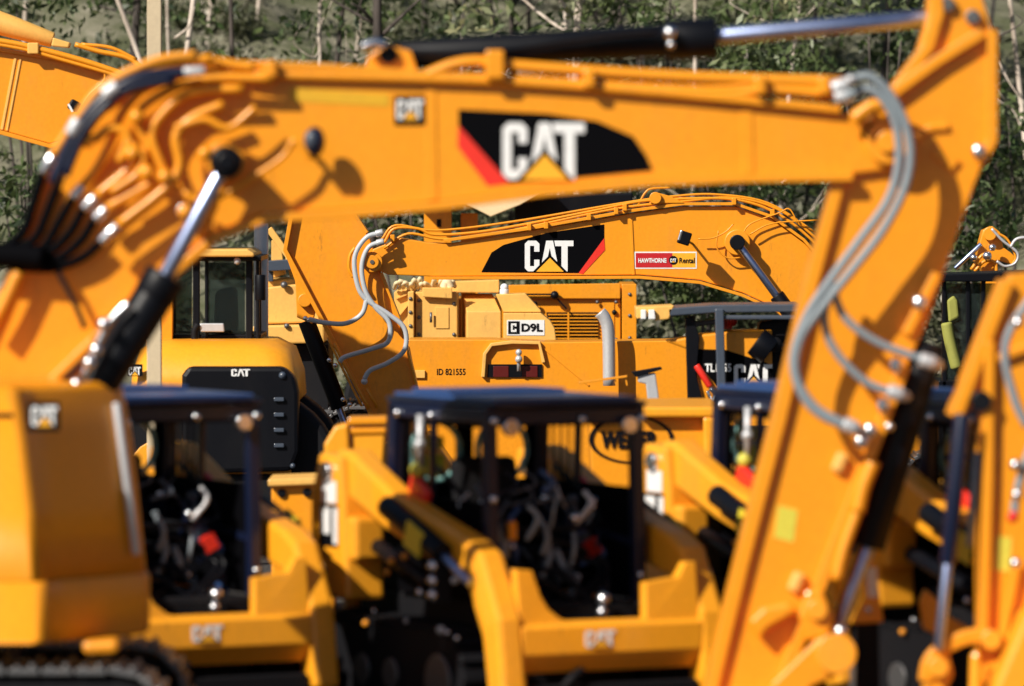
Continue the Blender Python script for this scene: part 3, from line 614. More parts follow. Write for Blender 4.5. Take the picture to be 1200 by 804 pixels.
# ------------------------------------------------------------------ 2. compact loaders (local: +x forward, +y machine left)
def make_loader():
    r = root('compact_loader', (0, 0, 0), 'x', 'loader', 'compact loaders parked in a row', 0)
    V = Vector
    m = MB(); m.box(-1.35, .72, -.46, .46, .28, .80); m.box(-1.4, -.75, -.46, .46, .80, 1.42); body = m.build('body', MATTE, r, bevel=.03)
    m = MB(); m.box(-1.46, -.78, -.44, .44, 1.425, 1.50); m.box(-1.52, -1.42, -.5, .5, .45, 1.35); m.build('engine_hood', YELLOW, body, bevel=.03)
    # tracks
    for s in (-1, 1):
        y0, y1 = (.48, .84) if s > 0 else (-.84, -.48)
        m = MB(); rr = .30; pts = []
        for cx, a0 in ((.55, -90), (-1.1, 90)):
            for i in range(9): a = math.radians(a0+i*22.5); pts.append(V((cx+math.cos(a)*rr, y0, .33+math.sin(a)*rr)))
        m.prism(pts, V((0, y1-y0, 0)))
        for i in range(22): m.box(-1.25+i*.085, -1.21+i*.085, y0-.01, y1+.01, .62, .66)
        for i in range(8):
            a = math.radians(-80+i*22); m.obox(V((.55+math.cos(a)*.31, (y0+y1)/2, .33+math.sin(a)*.31)), .05, y1-y0+.02, .06, Matrix.Rotation(-a, 3, 'Y'))
        tr = m.build('track', MATTE, r, bevel=.01)
        m = MB()
        for cx, q in ((.55, .17), (-.1, .1), (-.5, .1), (-1.1, .2)): m.cyl(V((cx, s*.845, .33)), V((cx, s*.87, .33)), q)
        m.build('wheel', STEEL, tr)
    # cab frame: posts, beams
    zr = 2.015; x0, x1, w = -.72, .62, .52
    m = MB()
    def bar(a, b, t=.035, tt=None):
        a = V(a); b = V(b); d = b-a; q = d.to_track_quat('Z', 'Y').to_matrix(); m.obox((a+b)/2, t*2, (tt or t)*2, d.length, q)
    for s in (-1, 1):
        bar((x1, s*w, .78), (x1-.04, s*w, zr), .04); bar((x0, s*w, 1.2), (x0+.05, s*w, zr), .045); bar((x1, s*w, zr-.05), (x0, s*w, zr-.05), .045)
        bar((x1, s*w, 1.15), (x0, s*w, 1.28), .03); bar((-.2, s*w, 1.2), (-.16, s*w, zr), .022)
    bar((x1-.04, -w, zr-.06), (x1-.04, w, zr-.06), .05); bar((x0, -w, zr-.06), (x0, w, zr-.06), .05); bar((x0, -w, 1.3), (x0, w, 1.3), .04)
    cab = m.build('cab_frame', NAVY, r, bevel=.01)
    m = MB(); m.box(x1-.05, x1-.01, -w+.04, w-.04, zr-.12, zr-.03); m.build('front_header', VINYL, cab, bevel=.01)
    for s in (-1, 1):
        m = MB(); m.box(x0+.06, x1-.08, s*w-.01, s*w+.01, zr-.13, zr-.04); m.build('side_header', VINYL, cab, bevel=.005)
    m = MB(); m.loft([[V((x0-.06, -w-.03, zr-.0)), V((x1+.06, -w-.03, zr-.0)), V((x1+.06, w+.03, zr-.0)), V((x0-.06, w+.03, zr-.0))],
                      [V((x0-.06, -w-.03, zr+.03)), V((x1+.06, -w-.03, zr+.03)), V((x1+.06, w+.03, zr+.03)), V((x0-.06, w+.03, zr+.03))],
                      ]); m.build('roof', NAVY, cab, bevel=.01)
    m = MB(); m.box(x0-.02, x1+.02, -w+.01, w-.01, zr+.033, zr+.058); m.build('roof_plate', ROOF_SKYLIT, cab, bevel=.008)  # top plate carries the painted skylight blue, slab below stays dark
    m = MB(); m.box(x0+.05, -.15, -w+.1, w-.1, zr+.061, zr+.085); m.build('roof_vent', ROOF_SKYLIT, cab, bevel=.01)
    m = MB()
    for q in ((x1+.03, -w+.0, zr-.08), (x1+.03, w, zr-.08), (x0+.15, -w-.05, zr-.07), (-.1, -w-.05, zr-.07), (x1+.02, -w, 1.45), (x1+.03, w, .95), (x1+.03, .1, zr-.08)): m.ball(V(q), .028)
    m.build('bolt_head', CHROME, cab, bevel=0)
    m = MB()
    for s in (-1, 1):
        c = V((x1+.08, s*(w-.1), zr-.12)); m.cyl(c-V((.05, 0, 0)), c, .055)
    m.build('work_lamp', CHROME, cab)
    # rear window with pale rim, side window with rim
    m = MB()
    for s in (-1, 1): m.box(x0+.03, x1-.05, s*(w-.02)-.008, s*(w-.02)+.008, .8, 1.50 if s > 0 else 1.42)
    m.build('side_panel', VINYL, cab, bevel=.005)
    m = MB()
    for q in ((-.5, .5, .9, 1.50), (-.5, .5, 1.88, 2.0), (-.5, -.42, 1.49, 1.89), (-.08, .04, 1.49, 1.89), (.43, .5, 1.49, 1.89)): m.box(x0, x0+.02, q[0], q[1], q[2], q[3])
    m.build('rear_panel', VINYL, cab, bevel=0)
    for yc in (-.25, .235):
        m = MB(); m.tube([V((x0+.05, yc+math.cos(a)*.18, 1.69+math.sin(a)*.19)) for a in [i*math.pi/12 for i in range(25)]], .02, 8, False); m.build('rear_window_rim', TEAL, cab, bevel=0)
    if False: m = MB(); ring_ = [V((x0+.04, math.cos(a)*.33, 1.68+math.sin(a)*.25)) for a in [i*math.pi/12 for i in range(25)]]; pass
    m = MB()
    for s in (-1, 1):
        for i in range(5): bar((x0+.12+i*.1, s*w, 1.25), (x0+.12+i*.1, s*w, zr-.1), .006)
    m.build('side_guard', BLACK, cab, bevel=0)
    # panel of yellow kit seen through the side window
    m = MB(); m.box(-.78, -.76, -.36, -.14, 1.52, 1.66); m.box(-.78, -.76, -.36, -.14, 1.70, 1.78); m.build('warning_panel', LABELY, cab, bevel=.005)
    # seat, bar, levers
    m = MB(); m.box(-.45, .05, -.24, .24, .98, 1.1); m.obox(V((-.45, 0, 1.35)), .12, .46, .62, Matrix.Rotation(-.15, 3, 'Y')); se = m.build('seat', MATTE, r, bevel=.05)
    m = MB()
    for s in (-1, 1):
        m.obox(V((-.1, s*.33, 1.2)), .4, .09, .07, Matrix.Identity(3)); 
    m.build('armrest', MATTE, se, bevel=.02)
    m = MB()
    for s in (-1, 1): m.tube([V((.12, s*.33, 1.15)), V((.16, s*.33, 1.3)), V((.14, s*.31, 1.38))], .022, 8); m.ball(V((.14, s*.31, 1.4)), .04)
    m.build('control_lever', GREY, se, bevel=0)
    m = MB(); m.tube([V((-.3, -.42, 1.6)), V((.25, -.42, 1.35)), V((.38, -.3, 1.25)), V((.38, .3, 1.25)), V((.25, .42, 1.35)), V((-.3, .42, 1.6))], .018, 8); m.build('lap_bar', BLACK, se, bevel=0)
    rg = random.Random(21)
    for k, (px_, pz_) in enumerate(((-.36, 1.28), (-.33, 1.12), (-.05, 1.2), (.02, 1.05), (.08, .98), (.2, 1.12))):
        m = MB(); m.tube([V((.35, px_, pz_+.12)), V((.42, px_+rg.uniform(-.05, .05), pz_)), V((.40, px_+rg.uniform(-.08, .08), pz_-.12))], rg.uniform(.014, .028), 8); m.build('foot_control', HOSE, r, bevel=0)
    m = MB(); m.ball(V((.80, .17, .82)), .045); m.ball(V((.80, .16, .74)), .035); m.ball(V((.70, -.42, 1.0)), .03); m.build('hose_fitting', CHROME, r, bevel=0)
    rg = random.Random(11); m = MB()
    for k in range(6): m.tube([V((.3, rg.uniform(-.4, .4), rg.uniform(.9, 1.3))), V((.45, rg.uniform(-.4, .4), rg.uniform(.9, 1.1))), V((.6, rg.uniform(-.4, .4), .75))], .018, 8)
    m.build('hydraulic_hose', BLACK, r, bevel=0)
    # rear towers
    for s in (-1, 1):
        ya, yb = (s*.58, s*.86)
        m = MB(); m.prism([V((-1.25, ya, .75)), V((-.72, ya, .75)), V((-.78, ya, 1.35)), V((-.82, ya, 1.66)), V((-1.12, ya, 1.68)), V((-1.25, ya, 1.4))], V((0, yb-ya, 0)))
        tw = m.build('arm_tower', YELLOW, r, bevel=.03)
        m = MB(); m.box(-.80, -.66, min(ya, yb)+.03, max(ya, yb)-.03, 1.0, 1.28); m.build('tank', YELLOW, tw, bevel=.03)
        m = MB(); yo = s*.862; m.box(-1.06, -.86, min(yo, yo+s*.006), max(yo, yo+s*.006), 1.36, 1.50); m.box(-1.08, -.95, min(yo, yo+s*.006), max(yo, yo+s*.006), 1.16, 1.33); m.box(-.90, -.84, min(yo, yo+s*.006), max(yo, yo+s*.006), 1.10, 1.33); m.build('white_label', WHITE, tw, bevel=0)
        m = MB(); m.box(-1.1, -.84, min(yo, yo+s*.004), max(yo, yo+s*.004), 1.08, 1.35); m.build('black_panel', BLACK, tw, bevel=0)
        m = MB(); m.cyl(V((-.97, s*.55, 1.56)), V((-.97, s*.90, 1.56)), .06); m.build('pivot_pin', CHROME, tw)
    # lift arms
    for s in (-1, 1):
        ya, yb = (s*.62, s*.80)
        m = MB(); m.prism([V((-1.0, ya, 1.70)), V((-.84, ya, 1.70)), V((-.2, ya, 1.45)), (V((.80, ya, 1.22))), V((.98, ya, 1.14)), V((1.22, ya, .75)), V((1.30, ya, .25)), V((1.10, ya, .22)), V((1.02, ya, .62)), V((.80, ya, .95)), V((.35, ya, 1.05)), V((-.3, ya, 1.22)), V((-.98, ya, 1.45))], V((0, yb-ya, 0)))
        arm = m.build('lift_arm', YELLOW, r, bevel=.035)
        m = MB(); m.prism([V((.78, s*.815, 1.2)), V((.90, s*.815, 1.14)), V((1.14, s*.815, .72)), V((1.2, s*.815, .28)), V((1.14, s*.815, .28)), V((1.06, s*.815, .66)), V((.82, s*.815, 1.06))], V((0, -s*.02, 0))); m.build('side_plate', YELLOW, arm, bevel=.008)
        m = MB(); m.cyl(V((-.15, s*.86, 1.38)), V((.62, s*.86, 1.12)), .07); cy = m.build('tilt_cylinder', BLACK, r)
        m = MB(); m.cyl(V((.6, s*.86, 1.125)), V((.95, s*.84, .96)), .03); m.build('cylinder_rod', ROD, cy)
        m = MB(); m.obox(V((.34, s*.92, 1.2)), .22, .02, .16, Matrix.Rotation(.35, 3, 'Y')); m.build('warning_label', LABELY, cy, bevel=0)
        m = MB()
        for k in range(3): m.ball(V((.62, s*.93, 1.05-.09*k)), .036)
        m.build('coupler_fitting', CHROME, r, bevel=0, label=None)
        m = MB(); m.box(.58, .66, min(s*.82, s*.92), max(s*.82, s*.92), .82, 1.1); m.build('coupler_block', MATTE, r, bevel=.01)
        m = MB(); m.cyl(V((-.60, s*.70, 1.10)), V((.1, s*.68, .9)), .05); m.build('lift_cylinder', BLACK, r)
    # red brace and knob at the near flank
    m = MB(); m.obox(V((-.12, -.64, 1.47)), .26, .05, .13, Matrix.Rotation(.5, 3, 'Y')); m.obox(V((-.2, .60, 1.42)), .26, .05, .13, Matrix.Rotation(.5, 3, 'Y')); m.build('arm_brace', RED, r, bevel=.02)
    m = MB(); m.ball(V((-.16, -.64, 1.60)), .05); m.build('filler_cap', LIME, r, bevel=0)
    m = MB(); m.cyl(V((-.14, -.63, 1.62)), V((-.14, -.63, 1.95)), .022); m.ball(V((-.14, -.63, 1.76)), .04); m.build('side_mirror', SILVER, r, bevel=0)
    # cross bar
    m = MB(); X = 1.13
    prof = [(X-.08, .72), (X+.05, .73), (X+.10, .69), (X+.11, .53), (X+.02, .41), (X-.08, .42)]
    m.prism([V((x, -.63, z)) for x, z in prof], V((0, 1.26, 0)))
    m.prism([V((X+.07, -.63, .70)), V((X+.02, -.63, 1.05)), V((X+.02, -.52, 1.04)), V((X+.04, -.47, .88)), V((X+.05, -.42, .80)), V((X+.06, -.34, .74)), V((X+.07, -.24, .715)), V((X+.07, -.24, .70))], V((-.08, 0, 0)))
    m.prism([V((X+.07, .63, .70)), V((X+.02, .63, 1.06)), V((X+.02, .56, 1.06)), V((X+.03, .50, .97)), V((X+.03, .27, .94)), V((X+.07, .25, .70))], V((-.08, 0, 0)))
    cb = m.build('cross_bar', YELLOW, r, bevel=.02)
    n = V((.22, 0, .08)).normalized(); up = V((-.08, 0, .22)).normalized()
    o = V((X+.062, -.10, .7))+up*(-.07); 
    cat_mark(cb, V((X+.112, -.20, .565)), V((0, .21, 0)), V((-.006, 0, .10)), V((1, 0, 0)), tri=True)
    # bucket coupler in front low
    m = MB(); m.box(1.14, 1.24, -.6, .6, .12, .34); m.tube([V((1.2, -.35, .3)), V((1.25, -.3, .38)), V((1.2, -.2, .42))], .03, 8); m.build('coupler_plate', MATTE, r, bevel=.02)
    m = MB(); m.obox(V((.9, .25, .55)), .3, .5, .12, Matrix.Identity(3)); m.build('valve_block', MATTE, r, bevel=.02)
    return r
proto = make_loader()
LL = [(163, 36.4, 'leftmost compact loader, half hidden behind the orange engine house'), (608, 36.0, 'compact loader fully in view at the centre, with its black open cab'),
      (986, 37.3, 'compact loader whose cab is crossed by the big stick'), (1240, 35.3, 'rightmost compact loader, behind the blurred stick at the right edge')]
for i, (cx, D_, lab) in enumerate(LL):
    o = proto if i == 0 else copy_tree(proto)
    o.location = (xx(cx, D_), D_, 0); o.rotation_euler = (0, 0, -math.radians(62)); o['label'] = lab
    rg = random.Random(100+i)
    def add(m, nm, mt):
        q = m.build(nm, mt, None, bevel=0); q.parent = o
    for k in range(20):
        px_ = rg.uniform(-.42, .42); pz_ = rg.uniform(.85, 1.62); pf = rg.uniform(.1, .5)
        m = MB(); m.tube([Vector((pf, px_, pz_)), Vector((pf+.04, px_+rg.uniform(-.09, .09), pz_-.08)), Vector((pf, px_+rg.uniform(-.12, .12), pz_-rg.uniform(.12, .22)))], rg.uniform(.008, .020), 8)
        add(m, 'control_cable', rg.choice([HOSE, GREY, GREY, NAVY, ROOF_SKYLIT, SILVER]))
    for k in range(6):
        m = MB(); m.ball(Vector((rg.uniform(.3, .6), rg.uniform(-.44, .44), rg.uniform(.8, 1.7))), rg.uniform(.015, .03)); add(m, 'cab_switch', rg.choice([CHROME, CHROME, ORANGE, SILVER]))
    for k in range(3):
        m = MB(); m.obox(Vector((rg.uniform(.2, .5), rg.uniform(-.38, .38), rg.uniform(.95, 1.5))), .05, rg.uniform(.05, .12), rg.uniform(.05, .12), Matrix.Rotation(rg.uniform(-.5, .5), 3, 'X')); add(m, 'cab_box', rg.choice([ORANGE, ROOF_SKYLIT, GREY]))
    m = MB(); m.obox(Vector((.42, .30, 1.12)), .05, .09, .10, Matrix.Rotation(.5, 3, 'X')); add(m, 'release_handle', RED)
    for k in range(9):
        sd_ = -1 if k < 6 else 1
        m = MB(); m.ball(Vector((rg.uniform(-.6, .9), sd_*rg.uniform(.84, .9), rg.uniform(.6, 1.1))), rg.uniform(.015, .028)); add(m, 'grease_fitting', rg.choice([CHROME, SILVER, ORANGE]))
    if i >= 2:
        for ch in kids(o):
            if ch.name.startswith('cross_bar'):
                for g_ in kids(ch): bpy.data.objects.remove(g_)
                bpy.data.objects.remove(ch)
    o.name = 'compact_loader' if i == 0 else 'compact_loader.%03d' % i

# ------------------------------------------------------------------ 3. sharp excavator in the middle
D = 56.0
e2 = root('excavator', (xx(1100, D), D+1.2, 0), 'sharp orange excavator in the middle, boom with a dealer sticker', 'excavator')
m = MB(); m.pp([(437, 292), (470, 279), (500, 284), (530, 285), (620, 270), (740, 250), (800, 242), (862, 242), (905, 257), (942, 284), (1000, 350), (1045, 450), (1040, 500), (1000, 500), (965, 410), (912, 362), (870, 343), (820, 328), (750, 322), (505, 324), (455, 322), (432, 312)], D, .42)
b2 = m.build('boom', ORANGE, e2, bevel=.01)
m = MB(); m.strip([(520, 282), (620, 268), (740, 247), (800, 239), (862, 239), (905, 254), (942, 281), (1000, 347)], D-.05, .52, 3.4); m.build('top_flange', ORANGE, b2, bevel=.003)
m = MB(); m.strip([(505, 326), (750, 325), (820, 331), (870, 346), (912, 365), (965, 413)], D-.05, .52, 3.6); m.build('bottom_flange', ORANGE, b2, bevel=.003)
m = MB(); m.pp([(738, 257), (741, 257), (744, 322), (741, 322)], D-.012, .012); m.build('weld_seam', ORANGE, b2, bevel=.003)
m = MB(); m.pp([(564, 319), (576, 296), (590, 287), (640, 273), (708, 263), (708, 279), (678, 320)], D-.004, .004); m.build('side_decal', VINYL, b2, bevel=0)
m = MB(); m.pp([(708, 279), (709, 293), (683, 321), (678, 320)], D-.005, .005); m.build('red_stripe', RED, b2, bevel=0)
cat_px(b2, 615, 282, 672, 318, D-.005)
m = MB(); m.pp([(743.5, 295), (816.5, 295), (816.5, 315), (743.5, 315)], D-.004, .004); s_ = m.build('dealer_sticker', WHITE, b2, bevel=0)
m = MB(); m.pp([(745, 296.5), (788, 296.5), (788, 313.5), (745, 313.5)], D-.006, .003); m.build('red_field', DRED, s_, bevel=0)
m = MB(); m.pp([(788, 296.5), (815, 296.5), (815, 313.5), (788, 313.5)], D-.006, .003); m.build('yellow_field', LOGOY, s_, bevel=0)
o, U, V_ = pbox(748, 302.5, 781, 308, D-.006); text_mesh(s_, 'HAWTHORNE', o, U, V_, NF, WHITE, .035)
o, U, V_ = pbox(796, 302, 814, 308.5, D-.006); text_mesh(s_, 'Rental', o, U, V_, NF, BLACK, .02)
m = MB(); m.cyl(P(789, 305, D-.009), P(789, 305, D-.005), M(5.2, D), seg=24); m.build('round_field', BLACK, s_, bevel=0)
cat_px(s_, 785.5, 303, 792.5, 307.5, D-.0095, nm='badge_lettering')
m = MB(); m.cyl(P(436, 307, D-.16), P(436, 307, D+.6), M(12, D), seg=28); m.cyl(P(436, 307, D-.19), P(436, 307, D-.16), M(8, D), seg=20); m.build('pin_boss', ORANGE, b2, bevel=.006)
m = MB(); m.cyl(P(436, 307, D-.2), P(436, 307, D-.18), M(2.5, D), seg=12); m.build('pin_bolt', STEEL, b2, bevel=0)
pipes(b2, [([(450, 285), (462, 268), (490, 268), (510, 275), (560, 272), (620, 262), (700, 246), (750, 236), (800, 233), (862, 234), (910, 250), (955, 285), (1005, 345)], 1.7),
 ([(450, 291), (478, 274), (515, 280), (560, 278), (620, 266), (720, 245), (800, 236), (862, 232), (915, 247), (960, 282)], 1.6),
 ([(447, 281), (464, 264), (512, 270), (600, 260), (730, 238), (790, 230), (840, 228), (900, 238), (955, 272)], 1.4),
 ([(748, 240), (756, 226), (764, 221), (785, 220)], 1.2)], D-.03, ORANGE, seg=8)
pipes(b2, [([(860, 262), (850, 272), (835, 279), (818, 280)], .9), ([(935, 262), (925, 245), (912, 250), (880, 262), (870, 275)], .9), ([(842, 270), (840, 290), (852, 302), (868, 302)], .9), ([(958, 258), (905, 262), (878, 275)], .9)], D-.1, ORANGE, 'lamp_cable', 6)
m = MB(); m.cyl(P(768, 232, D-.1), P(768, 232, D+.5), M(7, D)); m.pp([(762, 238), (768, 225), (786, 230), (802, 238)], D-.06, .5); 
for x, y in ((732, 243), (640, 264), (620, 266), (690, 254), (860, 236), (722, 247), (905, 249), (460, 279)): m.obox(P(x, y, D-.04), M(5, D), .12, M(8, D), Matrix.Identity(3))
m.build('pipe_clamp', ORANGE, b2, bevel=.005)
m = MB(); m.obox(P(802, 279, D-.38), .12, .16, .13, Matrix.Rotation(.3, 3, 'Y')); m.cyl(P(803, 281, D-.36), P(812, 286, D), .012); wl = m.build('work_lamp', BLACK, b2, bevel=.02)
m = MB(); m.obox(P(797, 276, D-.40), .03, .13, .11, Matrix.Rotation(.3, 3, 'Y')); m.build('lamp_lens', CHROME, wl, bevel=.01)
for k in (0,):
    m = MB(); dc = D-.2; m.cyl(P(864, 284, dc-.08), P(864, 284, D), M(9, D)); rc = m.build('rod_eye', BLACK, e2, bevel=.008)
    m = MB(); m.cyl(P(866, 287, dc), P(914, 352, dc), M(4.6, D)); m.build('cylinder_rod', ROD, rc)
    m = MB(); m.tube([P(910, 346, dc), P(985, 450, dc)], M(9, D), 18, False); m.build('boom_cylinder', BLACK, rc)
m = MB(); m.cyl(P(864, 284, D-.12), P(864, 284, D+.5), M(15, D), seg=28); m.build('pin_boss', ORANGE, b2)
# stick of the sharp excavator
dk = D+.05
m = MB(); m.pp([(347, 225), (395, 228), (412, 248), (432, 276), (446, 320), (466, 372), (484, 440), (500, 520), (452, 530), (430, 480), (392, 405), (340, 298), (334, 290), (338, 262)], dk, .30); k2 = m.build('stick', ORANGE, e2, bevel=.01)
m = MB(); m.strip([(346, 228), (334, 293), (393, 405), (432, 480), (455, 530)], dk-.08, .46, 5); m.strip([(395, 230), (413, 248), (430, 273)], dk-.05, .4, 4); m.strip([(446, 320), (467, 372), (485, 440), (502, 520)], dk-.05, .4, 3); m.build('edge_flange', ORANGE, k2, bevel=.004)
m = MB(); m.pp([(333, 294), (346, 330), (348, 372), (366, 380), (372, 352)], dk+.02, .24); m.cyl(P(357, 352, dk-.06), P(357, 352, dk+.3), M(8, D)); m.build('cylinder_bracket', ORANGE, k2)
m = MB(); m.tube([P(359, 376, dk+.1), P(398, 478, dk+.1)], M(10, D), 20, False); c2 = m.build('bucket_cylinder', BLACK, e2)
m = MB(); m.cyl(P(396, 474, dk+.1), P(420, 540, dk+.1), M(4, D)); m.build('cylinder_rod', ROD, c2)
m = MB()
for q in ((358, 373), (362, 375), (386, 422), (393, 428), (402, 468), (410, 474)): m.ball(P(q[0], q[1], dk-.1), M(3, D))
m.build('pipe_fitting', CHROME, c2, bevel=0)
pipes(k2, [([(392, 402), (405, 430), (432, 478)], 2.2), ([(430, 455), (442, 478)], 2), ([(384, 395), (398, 425), (424, 476)], 1.6)], dk-.12, ORANGE, seg=8)
hoses(k2, [[(449, 273), (430, 278), (416, 300), (418, 330), (428, 350), (455, 368), (474, 385), (474, 410), (455, 425), (434, 434), (427, 444)],
 [(449, 283), (432, 290), (424, 312), (428, 340), (440, 360), (456, 378), (455, 400), (438, 408), (405, 418), (398, 424)],
 [(430, 350), (424, 368), (405, 379), (380, 378), (362, 374)]], D-.2, 2.9, SLEEVE)
m = MB(); m.ptube([(416, 290), (410, 300), (409, 315), (414, 325)], D-.16, 2); m.build('hydraulic_pipe', ORANGE, k2, bevel=0)
m = MB(); m.ball(P(427, 447, D-.2), M(4, D)); m.cyl(P(449, 272, D-.2), P(440, 274, D-.2), M(4, D)); m.cyl(P(450, 283, D-.2), P(441, 285, D-.2), M(4, D)); m.build('hose_coupling', SILVER, k2)
m = MB(); m.pp([(440, 520), (505, 510), (540, 560), (530, 640), (470, 640), (400, 600)], D-.35, 1.1); m.build('bucket', ORANGE, e2, bevel=.02)
# cab and house
DC = 54.9
m = MB()
m.pp([(1098, 322), (1215, 318), (1300, 322), (1300, 330), (1096, 330)], DC-.1, 1.15)
for x in (1104, 1132, 1150, 1212, 1295): m.pp([(x, 326), (x+5, 326), (x+6, 560), (x, 560)], DC, .06); m.pp([(x, 326), (x+5, 326), (x+6, 560), (x, 560)], DC+.85, .06)
m.pp([(1100, 446), (1300, 446), (1300, 560), (1100, 560)], DC+.0, .95)
cab2 = m.build('cab', BLACK, e2, bevel=.01)
m = MB(); m.pp([(1107, 332), (1212, 332), (1212, 445), (1107, 445)], DC+.02, .01); m.build('window', GLASS, cab2, bevel=0)
m = MB(); m.pp([(1110, 352), (1118, 346), (1122, 352), (1124, 372), (1112, 378)], DC-.02, .1); m.tube([P(1109, 378, DC-.02), P(1113, 400, DC-.02), P(1121, 432, DC-.02)], .06, 8); m.build('seat_cover', paint('olive_cloth', (.30, .30, .06), .7, .1, 0), cab2, bevel=.02)
m = MB(); m.pp([(1155, 370), (1200, 360), (1208, 440), (1150, 440)], DC+.35, .4); m.build('seat', MATTE, cab2, bevel=.04)
m = MB(); m.pp([(1050, 450), (1700, 450), (1700, 560), (1050, 560)], DC+1.0, 1.6); m.pp([(1300, 420), (1700, 400), (1700, 560), (1300, 560)], DC, 1.0); m.build('engine_house', ORANGE, e2, bevel=.05)
m = MB(); m.box(xx(1200, DC), xx(1500, DC), DC+.5, DC+2.2, .3, zz(560, DC)); m.build('undercarriage', MATTE, e2)
track(e2, xx(1330, DC), DC+.25, 4.6, .6, .85); track(e2, xx(1330, DC), DC+2.4, 4.6, .6, .85)

# brackets standing in the dark gap right of the big stick
D = 34.4
for x_, lab, pl_ in ((1016, 'orange upright bracket with white label, right of the foot of the big stick', [(1008, 648), (1022, 640), (1030, 690), (1036, 730), (996, 732), (1012, 700)]),
                (1108, 'orange curved bracket low beside the blue-black cylinder at right', [(1078, 706), (1084, 690), (1100, 704), (1112, 722), (1140, 738), (1146, 756), (1112, 750), (1082, 738)])):
    t = root('attachment_bracket', (xx(x_, D), D+.1, 0), lab, 'bracket')
    m = MB(); m.pp(pl_, D, .12); q = m.build('bracket_plate', YELLOW, t, bevel=.02)
    m = MB(); m.pp([(x_-12, 728 if x_ < 1050 else 742), (x_+14, 728 if x_ < 1050 else 742), (x_+16, 870), (x_-14, 870)], D+.02, .1); m.build('stand', MATTE, t, bevel=.01)
    m = MB(); m.ball(P(x_+2, 715, D-.02), M(4, D)); m.build('bolt_head', CHROME, q, bevel=0)
    if x_ < 1050: m = MB(); m.pp([(1015, 665), (1027, 665), (1029, 700), (1017, 700)], D-.004, .004); m.build('white_label', WHITE, q, bevel=0)
# ------------------------------------------------------------------ 4. telehandler with grey cab frame
D = 50.0
th = root('telehandler', (xx(850, D), D+1, 0), 'orange telehandler with grey cab frame and black side decal under the smaller boom', 'telehandler')
m = MB(); m.strip([(783, 366), (838, 362), (940, 361)], D, 1.1, 9); m.strip([(838, 372), (935, 372)], D-.02, .05, 5)
m.pp([(838, 362), (848, 362), (851, 475), (841, 475)], D-.05, .1); m.pp([(806, 370), (815, 370), (817, 480), (806, 480)], D+.5, .1); m.pp([(932, 362), (940, 362), (942, 480), (934, 480)], D-.05, .1); m.pp([(808, 378), (838, 374), (838, 380), (808, 384)], D+.3, .05)
fr = m.build('cab_frame', GREY, th, bevel=.01)
m = MB(); m.pp([(745, 360), (790, 358), (784, 374), (768, 376), (764, 370), (746, 374)], D, .7); m.build('roof_visor', CREAM, fr, bevel=.01)
m = MB(); m.pp([(751, 363), (757, 363), (757, 374), (751, 374)], D-.05, .05); m.pp([(760, 363), (767, 363), (768, 374), (760, 374)], D-.05, .05); m.build('work_lamp', WHITE, fr, bevel=.005)
m = MB(); m.pp([(803, 372), (812, 372), (820, 395), (816, 440), (826, 478), (806, 478)], D+.1, .08); m.build('rear_post', BLACK, fr)
m = MB(); m.pp([(780, 400), (820, 392), (860, 388), (905, 386), (905, 520), (812, 520), (812, 412)], D+.15, .5); bo = m.build('boom', ORANGE, th, bevel=.02)
db = D+.15
m = MB(); m.pp([(814, 409), (850, 410), (895, 424), (905, 428), (905, 455), (843, 457), (830, 440), (815, 424)], db-.004, .004); m.build('side_decal', VINYL, bo, bevel=0)
o, U, V_ = pbox(826, 426, 857, 436, db-.004); text_mesh(bo, 'TL1255', o, U, V_, NF, WHITE, .03)
cat_px(bo, 860, 427, 905, 453, db-.005)
m = MB(); m.cyl(P(816, 428, db-.05), P(832, 453, db-.05), M(4, D)); m.build('red_strut', RED, bo)
m = MB(); m.pp([(846, 374), (858, 372), (858, 386), (846, 386)], D+.5, .2); m.ball(P(858, 376, D+.45), .05); m.build('beacon', RED, th)
m = MB(); m.ptube([(832, 455), (838, 462), (835, 472)], D, 3); m.ptube([(829, 458), (833, 470)], D, 2); m.build('hose_fitting', CHROME, th)
m = MB(); m.pp([(890, 378), (925, 372), (932, 400), (932, 470), (900, 470), (888, 440)], D+.2, .5); m.ball(P(908, 404, D+.1), .07); m.build('seat', MATTE, th, bevel=.03)
m = MB(); m.tube([P(880, 470, D+.2), P(892, 430, D+.15), P(895, 405, D+.15)], .02); m.cyl(P(886, 400, D+.1), P(902, 412, D+.1), .13, seg=20); m.build('steering_wheel', BLACK, th)
m = MB(); m.pp([(780, 500), (960, 500), (960, 560), (780, 560)], D-.1, 1.9); m.build('chassis', MATTE, th, bevel=.03)
for x in (800, 950):
    for dy in (0, 1.5):
        c = Vector((xx(x, D), D+dy-.1, .6)); m = MB(); m.cyl(c, c+Vector((0, .4, 0)), .6, seg=28); w_ = m.build('wheel', MATTE, th, bevel=.05)
        m = MB(); m.cyl(c-Vector((0, .02, 0)), c+Vector((0, .02, 0)), .28, seg=20); m.build('rim', YELLOW, w_)
m = MB(); m.pp([(740, 436), (775, 430), (776, 433), (745, 442)], D-.02, .12); mr = MB()
tm = m.build('mirror_arm', BLACK, th, bevel=.004)
m = MB(); m.pp([(747, 440), (768, 437), (773, 472), (760, 478), (757, 450), (748, 448)], D, .08); m.build('mirror', SILVER, th, bevel=.01)
m = MB(); m.strip([(678, 449), (735, 441)], D-.02, .06, 2.5); m.strip([(721, 446), (723, 452)], D, .05, 2); m.strip([(733, 442), (735, 452)], D, .05, 2); m.build('handrail', ORANGE, th, bevel=.003)

